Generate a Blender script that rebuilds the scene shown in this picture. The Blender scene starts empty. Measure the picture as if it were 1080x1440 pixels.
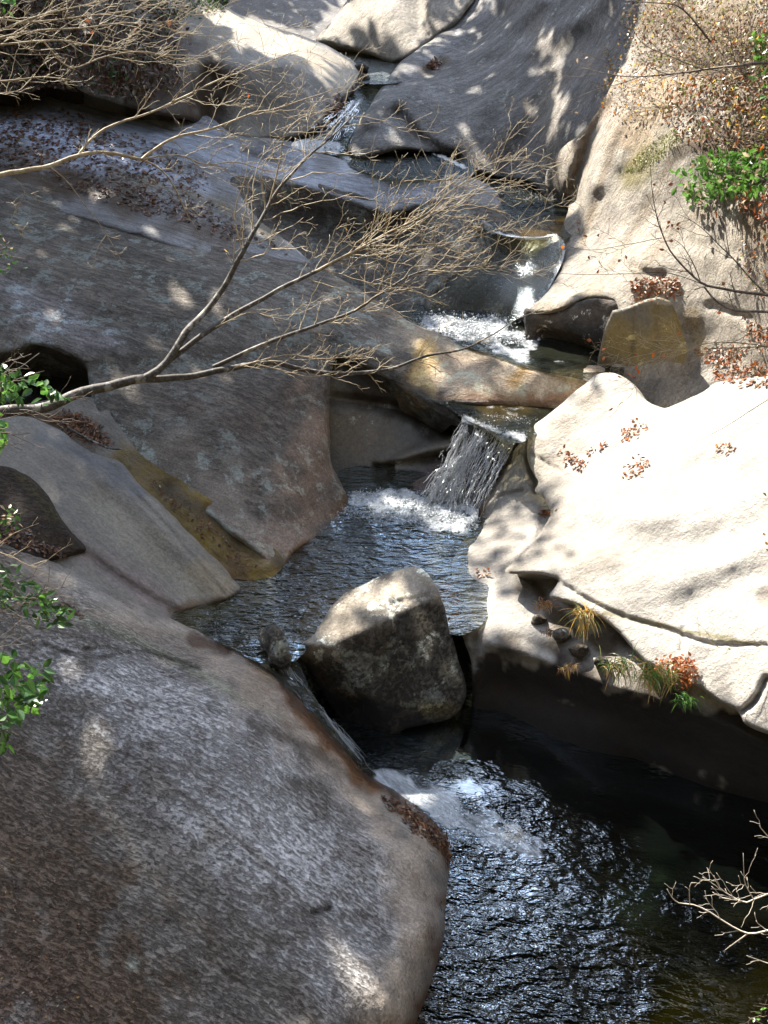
import bpy, math, random
import numpy as np
from mathutils import Vector
from mathutils.bvhtree import BVHTree

random.seed(7)
RNG = np.random.default_rng(7)
scene = bpy.context.scene
COL = scene.collection

# ------------------------------------------------------------------ camera, sky, sun, exposure
PITCH = math.radians(30.0)
F = 1500.0                     # focal length in photo pixels
CAMZ = 7.0
cam_data = bpy.data.cameras.new("camera")
cam = bpy.data.objects.new("camera", cam_data)
COL.objects.link(cam)
cam.location = (0, 0, CAMZ)
cam.rotation_euler = (math.pi / 2 - PITCH, 0, 0)
cam_data.sensor_fit = 'VERTICAL'
cam_data.sensor_height = 36.0
cam_data.lens = 36.0 * F / 1440.0
cam_data.clip_end = 500
scene.camera = cam

SUN_EL = math.radians(43.0)
SUN_AZ = math.radians(-30.0)   # from +Y (away from the camera), negative is to the left
SUN = np.array([math.sin(SUN_AZ) * math.cos(SUN_EL), math.cos(SUN_AZ) * math.cos(SUN_EL), math.sin(SUN_EL)])
world = bpy.data.worlds.new("World")
scene.world = world
world.use_nodes = True
wn = world.node_tree
bg = wn.nodes['Background']
sky = wn.nodes.new('ShaderNodeTexSky')
sky.sky_type = 'NISHITA'
sky.sun_disc = False
sky.sun_elevation = SUN_EL
sky.sun_rotation = SUN_AZ
sky.altitude = 300
sky.dust_density = 0.6
hs = wn.nodes.new('ShaderNodeHueSaturation')
hs.inputs['Saturation'].default_value = 0.55
wn.links.new(sky.outputs[0], hs.inputs['Color'])
wn.links.new(hs.outputs[0], bg.inputs[0])
bg.inputs[1].default_value = 0.15
sl = bpy.data.lights.new("sun", 'SUN')
sl.energy = 3.5
sl.angle = math.radians(0.53)
sl.color = (1.0, 0.93, 0.82)
so = bpy.data.objects.new("sun", sl)
COL.objects.link(so)
so.location = (-5, 20, 30)
so.rotation_euler = Vector(SUN).to_track_quat('Z', 'Y').to_euler()
scene.view_settings.view_transform = 'Standard'
scene.view_settings.look = 'None'
scene.view_settings.exposure = 2.3
scene.view_settings.gamma = 1.0
scene.cycles.max_bounces = 6
scene.cycles.transparent_max_bounces = 8
scene.cycles.caustics_reflective = False
scene.cycles.caustics_refractive = False
scene.cycles.sample_clamp_indirect = 6.0

# ------------------------------------------------------------------ geometry helpers
SP, CP = math.sin(PITCH), math.cos(PITCH)
CAM = np.array([0, 0, CAMZ], float)


def rays(px, py):
    px = np.asarray(px, float); py = np.asarray(py, float)
    xc = (px - 540) / F; yc = -(py - 720) / F
    return np.stack([xc, CP + yc * SP, -SP + yc * CP], -1)


def at(px, py, Y):
    d = rays(px, py)
    t = np.asarray(Y, float) / d[..., 1]
    return CAM + d * t[..., None]


def atz(px, py, z):
    d = rays(px, py)
    t = (z - CAMZ) / d[..., 2]
    return CAM + d * t[..., None]


def project(P):
    q = np.asarray(P, float) - CAM
    dep = q[..., 1] * CP - q[..., 2] * SP
    up = q[..., 1] * SP + q[..., 2] * CP
    return 540 + F * q[..., 0] / dep, 720 - F * up / dep


def _hash(i, j, k, seed):
    h = (i * 374761393 + j * 668265263 + k * 2147483647 + seed * 1274126177) & 0xFFFFFFFF
    h = ((h ^ (h >> 13)) * 1274126177) & 0xFFFFFFFF
    h = (h ^ (h >> 16)) & 0xFFFF
    return h / 32767.5 - 1.0


def vnoise(P, seed=0):
    P = np.asarray(P, float)
    I = np.floor(P).astype(np.int64); f = P - I
    u = f * f * (3 - 2 * f)
    r = 0
    for a in (0, 1):
        wa = u[..., 0] if a else 1 - u[..., 0]
        for b in (0, 1):
            wb = u[..., 1] if b else 1 - u[..., 1]
            for c in (0, 1):
                wc = u[..., 2] if c else 1 - u[..., 2]
                r = r + wa * wb * wc * _hash(I[..., 0] + a, I[..., 1] + b, I[..., 2] + c, seed)
    return r


def fbm(P, octaves=4, seed=0, gain=0.5):
    a, s, r = 1.0, 1.0, 0
    for o in range(octaves):
        r = r + a * vnoise(np.asarray(P) * s + 17.3 * o, seed + o)
        s *= 2.03; a *= gain
    return r


def smooth_line(pts, closed=False, step=4.0):
    pts = [np.array(p[:2], float) for p in pts]
    n = len(pts); out = []
    rng = range(n) if closed else range(n - 1)
    for i in rng:
        if closed:
            p0, p1, p2, p3 = pts[(i - 1) % n], pts[i], pts[(i + 1) % n], pts[(i + 2) % n]
        else:
            p1, p2 = pts[i], pts[i + 1]
            p0 = pts[i - 1] if i > 0 else 2 * p1 - p2
            p3 = pts[i + 2] if i + 2 < n else 2 * p2 - p1
        L = np.linalg.norm(p2 - p1); k = max(1, int(L / step))
        # centripetal-ish tension
        m1 = (p2 - p0) * 0.42; m2 = (p3 - p1) * 0.42
        lim = 1.2 * L
        for m in (m1, m2):
            q = np.linalg.norm(m)
            if q > lim: m *= lim / q
        for j in range(k):
            t = j / k; t2 = t * t; t3 = t2 * t
            out.append((2 * t3 - 3 * t2 + 1) * p1 + (t3 - 2 * t2 + t) * m1 + (-2 * t3 + 3 * t2) * p2 + (t3 - t2) * m2)
    if not closed: out.append(pts[-1])
    return np.array(out)


def seg_dist(P, L, closed=False):
    """distance from points P (n,2) to polyline L, nearest point"""
    A = L if closed else L[:-1]
    B = np.roll(L, -1, axis=0) if closed else L[1:]
    best = np.full(len(P), 1e18); near = np.zeros_like(P)
    for a, b in zip(A, B):
        ab = b - a; q = ab @ ab
        if q < 1e-9: continue
        t = np.clip(((P - a) @ ab) / q, 0, 1)
        c = a + t[:, None] * ab
        d = ((P - c) ** 2).sum(1)
        m = d < best
        best[m] = d[m]; near[m] = c[m]
    return np.sqrt(best), near


def inside(P, L):
    x, y = P[:, 0], P[:, 1]
    r = np.zeros(len(P), bool)
    A = L; B = np.roll(L, -1, axis=0)
    for (x0, y0), (x1, y1) in zip(A, B):
        if y0 == y1: continue
        c = ((y0 > y) != (y1 > y)) & (x < (x1 - x0) * (y - y0) / (y1 - y0) + x0)
        r ^= c
    return r


def tps(ctrl):
    c = np.array([(p[0], p[1]) for p in ctrl], float) / 400.0
    t = np.array([p[2] / rays(p[0], p[1])[1] for p in ctrl])
    w = 1.0 / t
    n = len(c)
    d2 = ((c[:, None] - c[None]) ** 2).sum(-1)
    K = 0.5 * d2 * np.log(d2 + 1e-12) + np.eye(n) * 2e-3
    Pm = np.hstack([np.ones((n, 1)), c])
    A = np.zeros((n + 3, n + 3)); A[:n, :n] = K; A[:n, n:] = Pm; A[n:, :n] = Pm.T
    if n == 3: A[:n, :n] += np.eye(3) * 1e-6
    s = np.linalg.solve(A, np.concatenate([w, np.zeros(3)]))

    def f(P):
        q = P / 400.0
        out = s[n] + q @ s[n + 1:]
        for i in range(n):
            d = ((q - c[i]) ** 2).sum(1)
            out = out + s[i] * 0.5 * d * np.log(d + 1e-12)
        return out
    return f


def planes(plist, k=0.0012):
    fs = []
    for tri in plist:
        M = np.array([[1, p[0], p[1]] for p in tri], float)
        w = np.array([rays(p[0], p[1])[1] / p[2] for p in tri])
        fs.append(np.linalg.solve(M, w))

    def f(P):
        W = np.stack([s[0] + P @ s[1:] for s in fs])
        m = W.min(0)
        return m - k * np.log(np.exp(-(W - m) / k).sum(0))
    return f


def new_mesh(name, verts, faces, smooth=True):
    me = bpy.data.meshes.new(name)
    me.from_pydata([tuple(v) for v in verts], [], faces)
    if smooth: me.polygons.foreach_set('use_smooth', [True] * len(me.polygons))
    me.update()
    return me


def link(name, me, mat=None, parent=None, loc=None):
    o = bpy.data.objects.new(name, me)
    COL.objects.link(o)
    if mat and me is not None: me.materials.append(mat)
    if loc is not None: o.location = loc
    if parent: o.parent = parent
    return o


def tag(o, label=None, cat=None, group=None, kind=None):
    if label: o['label'] = label
    if cat: o['category'] = cat
    if group: o['group'] = group
    if kind: o['kind'] = kind
    return o


def empty(name, loc=(0, 0, 0)):
    o = bpy.data.objects.new(name, None)
    COL.objects.link(o); o.location = loc; o.empty_display_size = 0.2
    return o


ALLV, ALLF = [], []            # everything rocky, for ray casts when things are laid on it


def patch(name, mat, outline, ctrl=None, fn=None, label=None, cat='rock', kind=None, step=3.0, rim=9, rims=(),
          relief=(), paint=(), wet=(), amp=0.03, freq=1.6, jit=1.5, skirt=1.2, drop=0.8, solid=True, group=None,
          closed_smooth=True, cast=True, fold=1.0, calm=(), foam_amp=0.0):
    L = smooth_line(outline, True, 4.0) if closed_smooth else np.array(outline, float)
    s = np.arange(len(L))
    if jit:
        q = np.stack([L[:, 0] / 22, L[:, 1] / 22, s * 0], -1)
        L = L + np.stack([fbm(q, 3, 11), fbm(q, 3, 29)], -1) * jit
    x0, y0 = L.min(0) - step; x1, y1 = L.max(0) + step
    gx = np.arange(x0, x1 + step, step); gy = np.arange(y0, y1 + step, step)
    nx, ny = len(gx), len(gy)
    X, Yg = np.meshgrid(gx, gy)
    V = np.stack([X.ravel(), Yg.ravel()], -1)
    cc = np.stack(np.meshgrid(gx[:-1] + step / 2, gy[:-1] + step / 2), -1).reshape(-1, 2)
    keep = inside(cc, L).reshape(ny - 1, nx - 1)
    idx = np.arange(nx * ny).reshape(ny, nx)
    jj, ii = np.nonzero(keep)
    quads = np.stack([idx[jj, ii], idx[jj + 1, ii], idx[jj + 1, ii + 1], idx[jj, ii + 1]], -1)
    used = np.zeros(nx * ny, bool); used[quads.ravel()] = True
    # boundary edges
    e = np.concatenate([quads[:, [0, 1]], quads[:, [1, 2]], quads[:, [2, 3]], quads[:, [3, 0]]])
    key = np.sort(e, 1); code = key[:, 0].astype(np.int64) * (nx * ny) + key[:, 1]
    _, inv, cnt = np.unique(code, return_inverse=True, return_counts=True)
    be = e[cnt[inv] == 1]
    bv = np.unique(be)
    V = V.copy()
    dB, nB = seg_dist(V[bv], L, True)
    V[bv] = nB
    remap = -np.ones(nx * ny, int); ui = np.nonzero(used)[0]; remap[ui] = np.arange(len(ui))
    P2 = V[ui]
    quads = remap[quads]; be = remap[be]
    f = fn or tps(ctrl)
    t = 1.0 / np.clip(f(P2), 1 / 80., 1 / 2.)
    d, _ = seg_dist(P2, L, True)
    if rim:
        R = rim * t / F * 1.3
        u = np.clip(d / rim, 0, 1)
        t = t + R * (1 - np.sqrt(np.clip(1 - (1 - u) ** 2, 0, 1)))
    for pts, w in rims:
        dd, _ = seg_dist(P2, smooth_line(pts, False, 6))
        u = np.clip(dd / w, 0, 1)
        t = t + w * t / F * 1.2 * (1 - np.sqrt(np.clip(1 - (1 - u) ** 2, 0, 1)))
    for pts, w, a in relief:
        if w >= 10: a = a * fold
        LL = smooth_line(pts, False, 8) if len(pts) > 1 else np.array([pts[0], (pts[0][0] + .1, pts[0][1])], float)
        dd, _ = seg_dist(P2, LL)
        if w < 10:
            dd = dd + 1.2 * vnoise(np.stack([P2[:, 0] / 7, P2[:, 1] / 7, P2[:, 0] * 0], -1), 3)
        t = t + a * np.exp(-(dd / w) ** 2)
    ray = rays(P2[:, 0], P2[:, 1])
    P = CAM + ray * t[:, None]
    if amp:
        nz = fbm(P * freq, 5, 5, 0.45)
        t = t + amp * nz
        P = CAM + ray * t[:, None]
    n0 = len(P)
    # paint attributes
    tint = np.ones((n0, 3))
    nzp = np.stack([P2[:, 0] / 30, P2[:, 1] / 30, P2[:, 0] * 0], -1)
    wob = fbm(nzp, 4, 41)
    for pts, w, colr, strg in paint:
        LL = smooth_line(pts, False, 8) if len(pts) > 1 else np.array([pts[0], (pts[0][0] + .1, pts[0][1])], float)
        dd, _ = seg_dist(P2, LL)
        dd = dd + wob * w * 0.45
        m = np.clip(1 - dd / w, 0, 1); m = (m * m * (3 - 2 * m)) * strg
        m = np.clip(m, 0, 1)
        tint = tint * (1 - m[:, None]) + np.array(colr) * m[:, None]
    wv = np.zeros(n0)
    for pts, w, strg in wet:
        LL = smooth_line(pts, False, 8) if len(pts) > 1 else np.array([pts[0], (pts[0][0] + .1, pts[0][1])], float)
        dd, _ = seg_dist(P2, LL)
        dd = dd + wob * w * 0.35
        m = np.clip(1.6 * (1 - dd / w), 0, 1)
        wv = np.maximum(wv, m * strg)
    if foam_amp:
        P = P + ray * (-foam_amp * np.clip(wv, 0, 1.2) * (0.35 + fbm(P * 7, 5, 91, .65)))[:, None]
    cal = np.zeros(n0)
    for pts, w, strg in calm:
        dd, _ = seg_dist(P2, smooth_line(pts, False, 8))
        cal = np.maximum(cal, np.clip(1.3 * (1 - (dd + wob * w * .3) / w), 0, 1) * strg)
    verts = [P]; faces = quads.tolist(); tv = [tint]; ww = [wv]
    if solid:
        bset = np.unique(be)
        bm_ = -np.ones(n0, int); bm_[bset] = np.arange(len(bset))
        cen = P2.mean(0)
        prev = P[bset]; base = n0
        rings = [prev]
        for kk, (fr, dr) in enumerate(((0.12, 0.0), (0.45, 0.25), (1.0, 1.0))):
            pp = P2[bset] + (cen - P2[bset]) * (0.03 * (kk + 1))
            rr = rays(pp[:, 0], pp[:, 1])
            tt = t[bset] + skirt * fr
            Q = CAM + rr * tt[:, None]
            Q[:, 2] -= drop * dr
            Q = Q + (vnoise(Q * 2.0, 77) * 0.06 * (fr))[:, None]
            rings.append(Q)
        nb = len(bset)
        for Q in rings:
            verts.append(Q); tv.append(tint[bset]); ww.append(wv[bset])
        A = bm_[be[:, 0]]; B = bm_[be[:, 1]]
        for r in range(len(rings) - 1):
            o0 = n0 + r * nb; o1 = n0 + (r + 1) * nb
            faces += np.stack([B + o0, A + o0, A + o1, B + o1], -1).tolist()
    P_all = np.concatenate(verts)
    cen3 = P.mean(0).copy(); cen3[2] = P[:, 2].min()
    me = new_mesh(name, P_all - cen3, faces)
    a = me.color_attributes.new('tint', 'FLOAT_COLOR', 'POINT')
    T = np.concatenate([np.concatenate(tv), np.ones((len(P_all), 1))], 1)
    a.data.foreach_set('color', T.ravel().astype(np.float32))
    b = me.attributes.new('wet', 'FLOAT', 'POINT')
    b.data.foreach_set('value', np.concatenate(ww).astype(np.float32))
    if calm:
        a2 = me.attributes.new('calm', 'FLOAT', 'POINT'); a2.data.foreach_set('value', np.concatenate([cal, np.zeros(len(P_all) - n0)]).astype(np.float32))
    o = link(name, me, mat, loc=cen3)
    if kind == 'structure': tag(o, label, None, group, 'structure')
    else: tag(o, label, cat, group, kind)
    if cast:
        off = sum(len(v) for v in ALLV)
        ALLV.append(P); ALLF.extend((quads + off).tolist())
    return o


# ------------------------------------------------------------------ material helpers
class NT:
    def __init__(s, name):
        s.m = bpy.data.materials.new(name); s.m.use_nodes = True
        s.t = s.m.node_tree; s.n = s.t.nodes; s.l = s.t.links
        s.bsdf = s.n['Principled BSDF']; s.out = s.n['Material Output']
        s.co = s.n.new('ShaderNodeTexCoord').outputs['Object']
        g = s.n.new('ShaderNodeNewGeometry'); s.wp = g.outputs['Position']; s.nor = g.outputs['Normal']

    def put(s, sock, v):
        if hasattr(v, 'is_output'): s.l.new(v, sock)
        else: sock.default_value = v if not (isinstance(v, tuple) and len(v) == 3 and sock.type == 'RGBA') else (*v, 1)

    def mapping(s, vec, rot=(0, 0, 0), scale=(1, 1, 1)):
        m = s.n.new('ShaderNodeMapping'); s.l.new(vec, m.inputs[0])
        m.inputs['Rotation'].default_value = rot; m.inputs['Scale'].default_value = scale
        return m.outputs[0]

    def noise(s, vec, scale, detail=4, rough=0.55, dist=0.0):
        m = s.n.new('ShaderNodeTexNoise'); s.l.new(vec, m.inputs['Vector'])
        m.inputs['Scale'].default_value = scale; m.inputs['Detail'].default_value = detail
        m.inputs['Roughness'].default_value = rough; m.inputs['Distortion'].default_value = dist
        return m.outputs['Fac']

    def voro(s, vec, scale, feature='F1', out='Distance'):
        m = s.n.new('ShaderNodeTexVoronoi'); s.l.new(vec, m.inputs['Vector']); m.feature = feature
        m.inputs['Scale'].default_value = scale
        return m.outputs[out]

    def ramp(s, fac, *stops):
        m = s.n.new('ShaderNodeValToRGB'); s.l.new(fac, m.inputs[0])
        e = m.color_ramp.elements
        while len(e) < len(stops): e.new(0.5)
        for el, (p, c) in zip(e, stops):
            el.position = p; el.color = (c, c, c, 1) if not isinstance(c, tuple) else (*c, 1)
        return m.outputs[0]

    def mr(s, v, a, b, c, d):
        m = s.n.new('ShaderNodeMapRange'); s.put(m.inputs[0], v)
        for i, x in enumerate((a, b, c, d)): s.put(m.inputs[i + 1], x)
        return m.outputs[0]

    def mix(s, fac, a, b, mode='MIX'):
        m = s.n.new('ShaderNodeMix'); m.data_type = 'RGBA'; m.blend_type = mode
        s.put(m.inputs[0], fac); s.put(m.inputs[6], a); s.put(m.inputs[7], b)
        return m.outputs[2]

    def math(s, op, a, b=None, clamp=False):
        m = s.n.new('ShaderNodeMath'); m.operation = op; m.use_clamp = clamp
        s.put(m.inputs[0], a)
        if b is not None: s.put(m.inputs[1], b)
        return m.outputs[0]

    def attr(s, name, out='Color'):
        m = s.n.new('ShaderNodeAttribute'); m.attribute_name = name
        return m.outputs[out]

    def bump(s, h, strength, dist, nrm=None):
        m = s.n.new('ShaderNodeBump'); s.l.new(h, m.inputs['Height'])
        s.put(m.inputs['Strength'], strength); m.inputs['Distance'].default_value = dist
        if nrm is not None: s.l.new(nrm, m.inputs['Normal'])
        return m.outputs[0]


def rock_mat(name, dark, light, streak=(0, 0.0), pit=0.3, lichen=0.0, lichen_col=(0.42, 0.43, 0.40), bump=0.5,
             rough=0.75, spec=0.4, blot=1.0, spots=0.25, tone=None, pitx=0.45, pits=26, sx=1.0):
    """dark/light: granite colours; streak=(angle deg about Z, strength)"""
    t = NT(name); co = t.wp
    big = t.noise(co, 0.7 * blot, 6, 0.6, 0.3)
    mid = t.noise(co, 4.5, 7, 0.62)
    fine = t.noise(co, 38, 5, 0.7)
    grain = t.noise(co, 160, 2, 0.6)
    sm = t.math('SUBTRACT', 1.0, t.attr('calm', 'Fac'), True)
    base = t.mix(t.ramp(t.math('ADD', t.math('MULTIPLY', big, 0.6), t.math('MULTIPLY', mid, 0.4)), (0.36, 0.0), (0.64, 1.0)), dark, light)
    if tone:
        tn = t.noise(t.mapping(co, (0, 0, 1.0), (1, 1.7, 1)), 1.1, 5, 0.6, 0.4)
        base = t.mix(t.ramp(tn, (0.48, 0.0), (0.66, 0.7)), base, tone)
    ang, st = streak
    h = None
    if isinstance(ang, tuple):      # direction given by two surface points (px, py, Y)
        dv = Vector(at(*ang[1]) - at(*ang[0])).normalized()
        rot = tuple(dv.rotation_difference(Vector((1, 0, 0))).to_euler())
    else: rot = (0, 0, math.radians(-ang))
    al = t.mapping(co, rot)
    sc = t.mapping(al, (0, 0, 0), (0.55, 7.0 * sx, 7.0 * sx))
    sn = t.noise(sc, 2.2, 6, 0.65, 0.15)
    if st > 0:
        base = t.mix(t.math('MULTIPLY', sm, t.ramp(sn, (0.40, st), (0.56, 0.0))), base, tuple(c * 0.33 for c in dark))
        base = t.mix(t.ramp(sn, (0.56, 0.0), (0.70, st * 0.6)), base, tuple(min(1, c * 1.35) for c in light))
    if pit > 0:
        pn = t.noise(t.mapping(al, (0, 0, 0), (pitx, 1.0, 1.0)), pits, 5, 0.68)
        pc = t.noise(co, 1.3, 3, .6)
        pth = t.math('ADD', pn, t.math('MULTIPLY', pc, -0.22))
        base = t.mix(t.math('MULTIPLY', sm, t.ramp(pth, (0.33, pit), (0.40, 0.0))), base, tuple(c * 0.28 for c in dark))
    sp = t.ramp(fine, (0.3, 1 - spots), (0.7, 1 + spots))
    base = t.mix(1.0, base, sp, 'MULTIPLY')
    gp = t.ramp(grain, (0.35, 0.82), (0.65, 1.0))
    base = t.mix(1.0, base, gp, 'MULTIPLY')
    if lichen > 0:
        ln = t.noise(co, 3.1, 8, 0.72, 0.2)
        l2 = t.noise(co, 21, 4, 0.6)
        lm = t.math('MULTIPLY', t.ramp(ln, (0.60 - lichen * 0.12, 0.0), (0.63 - lichen * 0.12, 1.0)), t.ramp(l2, (0.4, 0.15), (0.55, 1.0)))
        base = t.mix(lm, base, lichen_col)
    base = t.mix(1.0, base, t.attr('tint'), 'MULTIPLY')
    w = t.attr('wet', 'Fac')
    base = t.mix(w, base, t.mix(1.0, base, (0.42, 0.38, 0.33), 'MULTIPLY'))
    t.put(t.bsdf.inputs['Base Color'], base)
    r0 = t.mr(mid, 0.3, 0.7, rough - 0.12, min(1, rough + 0.12))
    rr = t.n.new('ShaderNodeMix'); rr.data_type = 'FLOAT'
    t.put(rr.inputs[0], w); t.put(rr.inputs[2], r0); rr.inputs[3].default_value = 0.22
    t.put(t.bsdf.inputs['Roughness'], rr.outputs[0])
    t.bsdf.inputs['Specular IOR Level'].default_value = spec
    n1 = t.bump(mid, bump * 0.5, 0.10)
    n2 = t.bump(sn, max(0.12, st) * bump, 0.05, n1)
    hh = t.math('ADD', fine, t.math('MULTIPLY', grain, 0.35))
    if pit > 0: hh = t.math('ADD', hh, t.math('MULTIPLY', t.ramp(pth, (0.30, 0.0), (0.42, 1.0)), pit * 1.5))
    n3 = t.bump(hh, t.math('MULTIPLY', t.math('MULTIPLY', t.math('ADD', sm, .6), .625), bump), 0.022, n2)
    t.put(t.bsdf.inputs['Normal'], n3)
    return t.m


M = {}
M['far'] = rock_mat('granite_far', (0.13, 0.12, 0.11), (0.24, 0.22, 0.20), (60, 0.3), 0.2, 0.1)
M['sunny'] = rock_mat('granite_pale', (0.38, 0.33, 0.27), (0.55, 0.50, 0.42), (((900, 100, 16), (800, 320, 15)), 0.3), 0.2, 0.0, bump=1.1, tone=(0.25, 0.215, 0.18), pits=14, spots=.32)
M['slab'] = rock_mat('granite_pale_slab', (0.38, 0.35, 0.31), (0.53, 0.50, 0.45), (((1050, 600, 9.2), (850, 750, 8.9)), 0.15), 0.14, 0.0, bump=0.65, spots=0.16, tone=(0.30, 0.28, 0.25), pits=20, pitx=.8)
M['wall'] = rock_mat('granite_streaked', (0.15, 0.145, 0.14), (0.36, 0.345, 0.33), (((850, 0, 19.6), (620, 170, 18.9)), 0.4), 0.35, 0.1, bump=0.9, tone=(.25, .235, .215), sx=.45, spots=.35)
M['bench'] = rock_mat('granite_blue_grey', (0.18, 0.18, 0.185), (0.33, 0.33, 0.34), (((100, 150, 18.7), (500, 260, 17)), 0.5), 0.25, 0.0, rough=0.5, bump=0.6)
M['left'] = rock_mat('granite_dark_lichened', (0.10, 0.088, 0.074), (0.27, 0.24, 0.205), (((50, 330, 14), (420, 430, 12.8)), 0.4), 0.42, 0.5, bump=1.0,
                     lichen_col=(0.24, 0.27, 0.25), tone=(.17, .14, .12), pits=17, spots=.4)
M['smooth'] = rock_mat('granite_smooth', (0.165, 0.148, 0.125), (0.30, 0.272, 0.225), (((60, 650, 9.8), (250, 830, 8.85)), 0.22), 0.22, 0.0, rough=0.55, bump=0.5, pits=34)
M['fore'] = rock_mat('granite_pitted', (0.20, 0.172, 0.145), (0.52, 0.48, 0.43), (((100, 1000, 6.7), (450, 1200, 5.8)), 0.4), 0.5, 0.0, rough=0.36, bump=1.1, spots=0.4, pits=36, pitx=.5, sx=1.7)
M['boulder'] = rock_mat('granite_boulder', (0.09, 0.08, 0.07), (0.22, 0.20, 0.165), (80, 0.15), 0.6, 0.5, bump=1.0,
                        lichen_col=(0.40, 0.42, 0.38), spots=.4)
M['niche'] = rock_mat('granite_damp', (0.11, 0.10, 0.085), (0.21, 0.19, 0.16), (80, 0.15), 0.15, 0.1, rough=0.55, bump=0.35)
M['under'] = rock_mat('granite_overhang', (0.04, 0.035, 0.03), (0.10, 0.09, 0.08), (0, 0.3), 0.3, 0.25, bump=0.7)
M['earth'] = rock_mat('leaf_mould', (0.035, 0.022, 0.012), (0.09, 0.06, 0.035), (0, 0.2), 0.5, 0.0, bump=1.0, spots=0.4)
M['bed'] = rock_mat('stream_bed', (0.05, 0.045, 0.03), (0.15, 0.115, 0.06), (0, 0.1), 0.3, 0.0, bump=0.5)

# ------------------------------------------------------------------ terrain under and around everything
def stream_z(Y):
    return np.interp(Y, [-6, 7.3, 8.2, 10.8, 11.6, 12.6, 14, 15, 19, 22, 30, 45, 80], [-.9, -.9, -.2, .2, .7, 1.2, 1.3, 1.6, 2.1, 2.8, 3.4, 6.5, 22])


def ground_z(x, y):
    hw = 0.36 * (np.maximum(y, -2) * .866 + 3.0) + 0.5
    base = stream_z(y)
    l = np.maximum(0, -x - hw); r = np.maximum(0, x - hw)
    z = base + np.minimum(l * 1.1, 14 + l * .3) + np.minimum(r * 1.0, 10 + r * .3)
    side = 1.0 - 0.75 * np.clip((y - 26) / 8, 0, 1)
    z = z + np.clip(-2.5 - y, 0, 16) * 1.25
    q = np.stack([x * .25, y * .25, x * 0], -1)
    return z * 1.0 + fbm(q, 4, 9) * 0.25 * np.clip((np.abs(x) - hw) / 2, 0, 1)


gx = np.concatenate([np.arange(-60, -14, 1.5), np.arange(-14, 14, 0.4), np.arange(14, 61, 1.5)])
gy = np.concatenate([np.arange(-24, 34, 0.4), np.arange(34, 100, 2.0)])
X, Y = np.meshgrid(gx, gy)
Z = ground_z(X, Y)
nx, ny = len(gx), len(gy)
idx = np.arange(nx * ny).reshape(ny, nx)
qd = np.stack([idx[:-1, :-1], idx[:-1, 1:], idx[1:, 1:], idx[1:, :-1]], -1).reshape(-1, 4)
gm = new_mesh('ground', np.stack([X.ravel(), Y.ravel(), Z.ravel()], -1), qd.tolist())
a = gm.color_attributes.new('tint', 'FLOAT_COLOR', 'POINT'); a.data.foreach_set('color', np.ones(nx * ny * 4, np.float32))
gm.attributes.new('wet', 'FLOAT', 'POINT')
tag(link('ground', gm, M['bed']), 'dark rocky ground of the gorge under and beside the rocks', kind='structure')

# ------------------------------------------------------------------ rocks, far to near
patch('rock_outcrop', M['far'], [(280, -70), (600, -70), (540, 20), (500, 70), (430, 75), (350, 50), (280, 10)],
      [(340, 0, 30), (480, 0, 31), (430, 55, 28), (300, -50, 31), (560, -50, 32)],
      label='shaded dark rock face at the top centre behind the sunlit boulder', rim=0, amp=0.15, freq=.8)
patch('boulder', M['sunny'], [(445, 58), (462, 35), (485, 5), (510, -40), (530, -80), (720, -80), (660, 10), (625, 45), (563, 86), (520, 77), (480, 66)],
      [(450, 58, 25.5), (500, 0, 26.2), (560, 80, 23.7), (620, 10, 24.8), (540, 20, 24.9), (600, -60, 26.5), (500, 60, 25)],
      label='bright cream sunlit boulder at the top of the gorge with a thin tree shadow', cat='boulder', amp=0.06,
      relief=[([(580, -20), (600, 60)], 14, .25), ([(620, -40), (590, 70)], 8, -.12)])
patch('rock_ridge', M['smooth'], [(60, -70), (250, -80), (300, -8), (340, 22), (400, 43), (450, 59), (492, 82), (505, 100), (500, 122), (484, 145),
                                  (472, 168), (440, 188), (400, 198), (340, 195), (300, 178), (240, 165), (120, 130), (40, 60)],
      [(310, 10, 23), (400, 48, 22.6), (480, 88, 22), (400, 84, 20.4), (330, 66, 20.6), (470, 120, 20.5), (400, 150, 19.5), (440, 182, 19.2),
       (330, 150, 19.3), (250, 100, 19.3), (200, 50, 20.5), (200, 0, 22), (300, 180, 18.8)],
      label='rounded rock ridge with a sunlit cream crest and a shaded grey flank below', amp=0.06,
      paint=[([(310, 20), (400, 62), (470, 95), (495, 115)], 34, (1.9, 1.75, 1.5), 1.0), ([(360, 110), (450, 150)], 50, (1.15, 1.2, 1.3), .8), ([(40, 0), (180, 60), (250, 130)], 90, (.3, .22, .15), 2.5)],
      relief=[([(290, 110), (300, 170)], 22, .5), ([(310, 100), (420, 90), (480, 130)], 12, -.15)])
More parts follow.
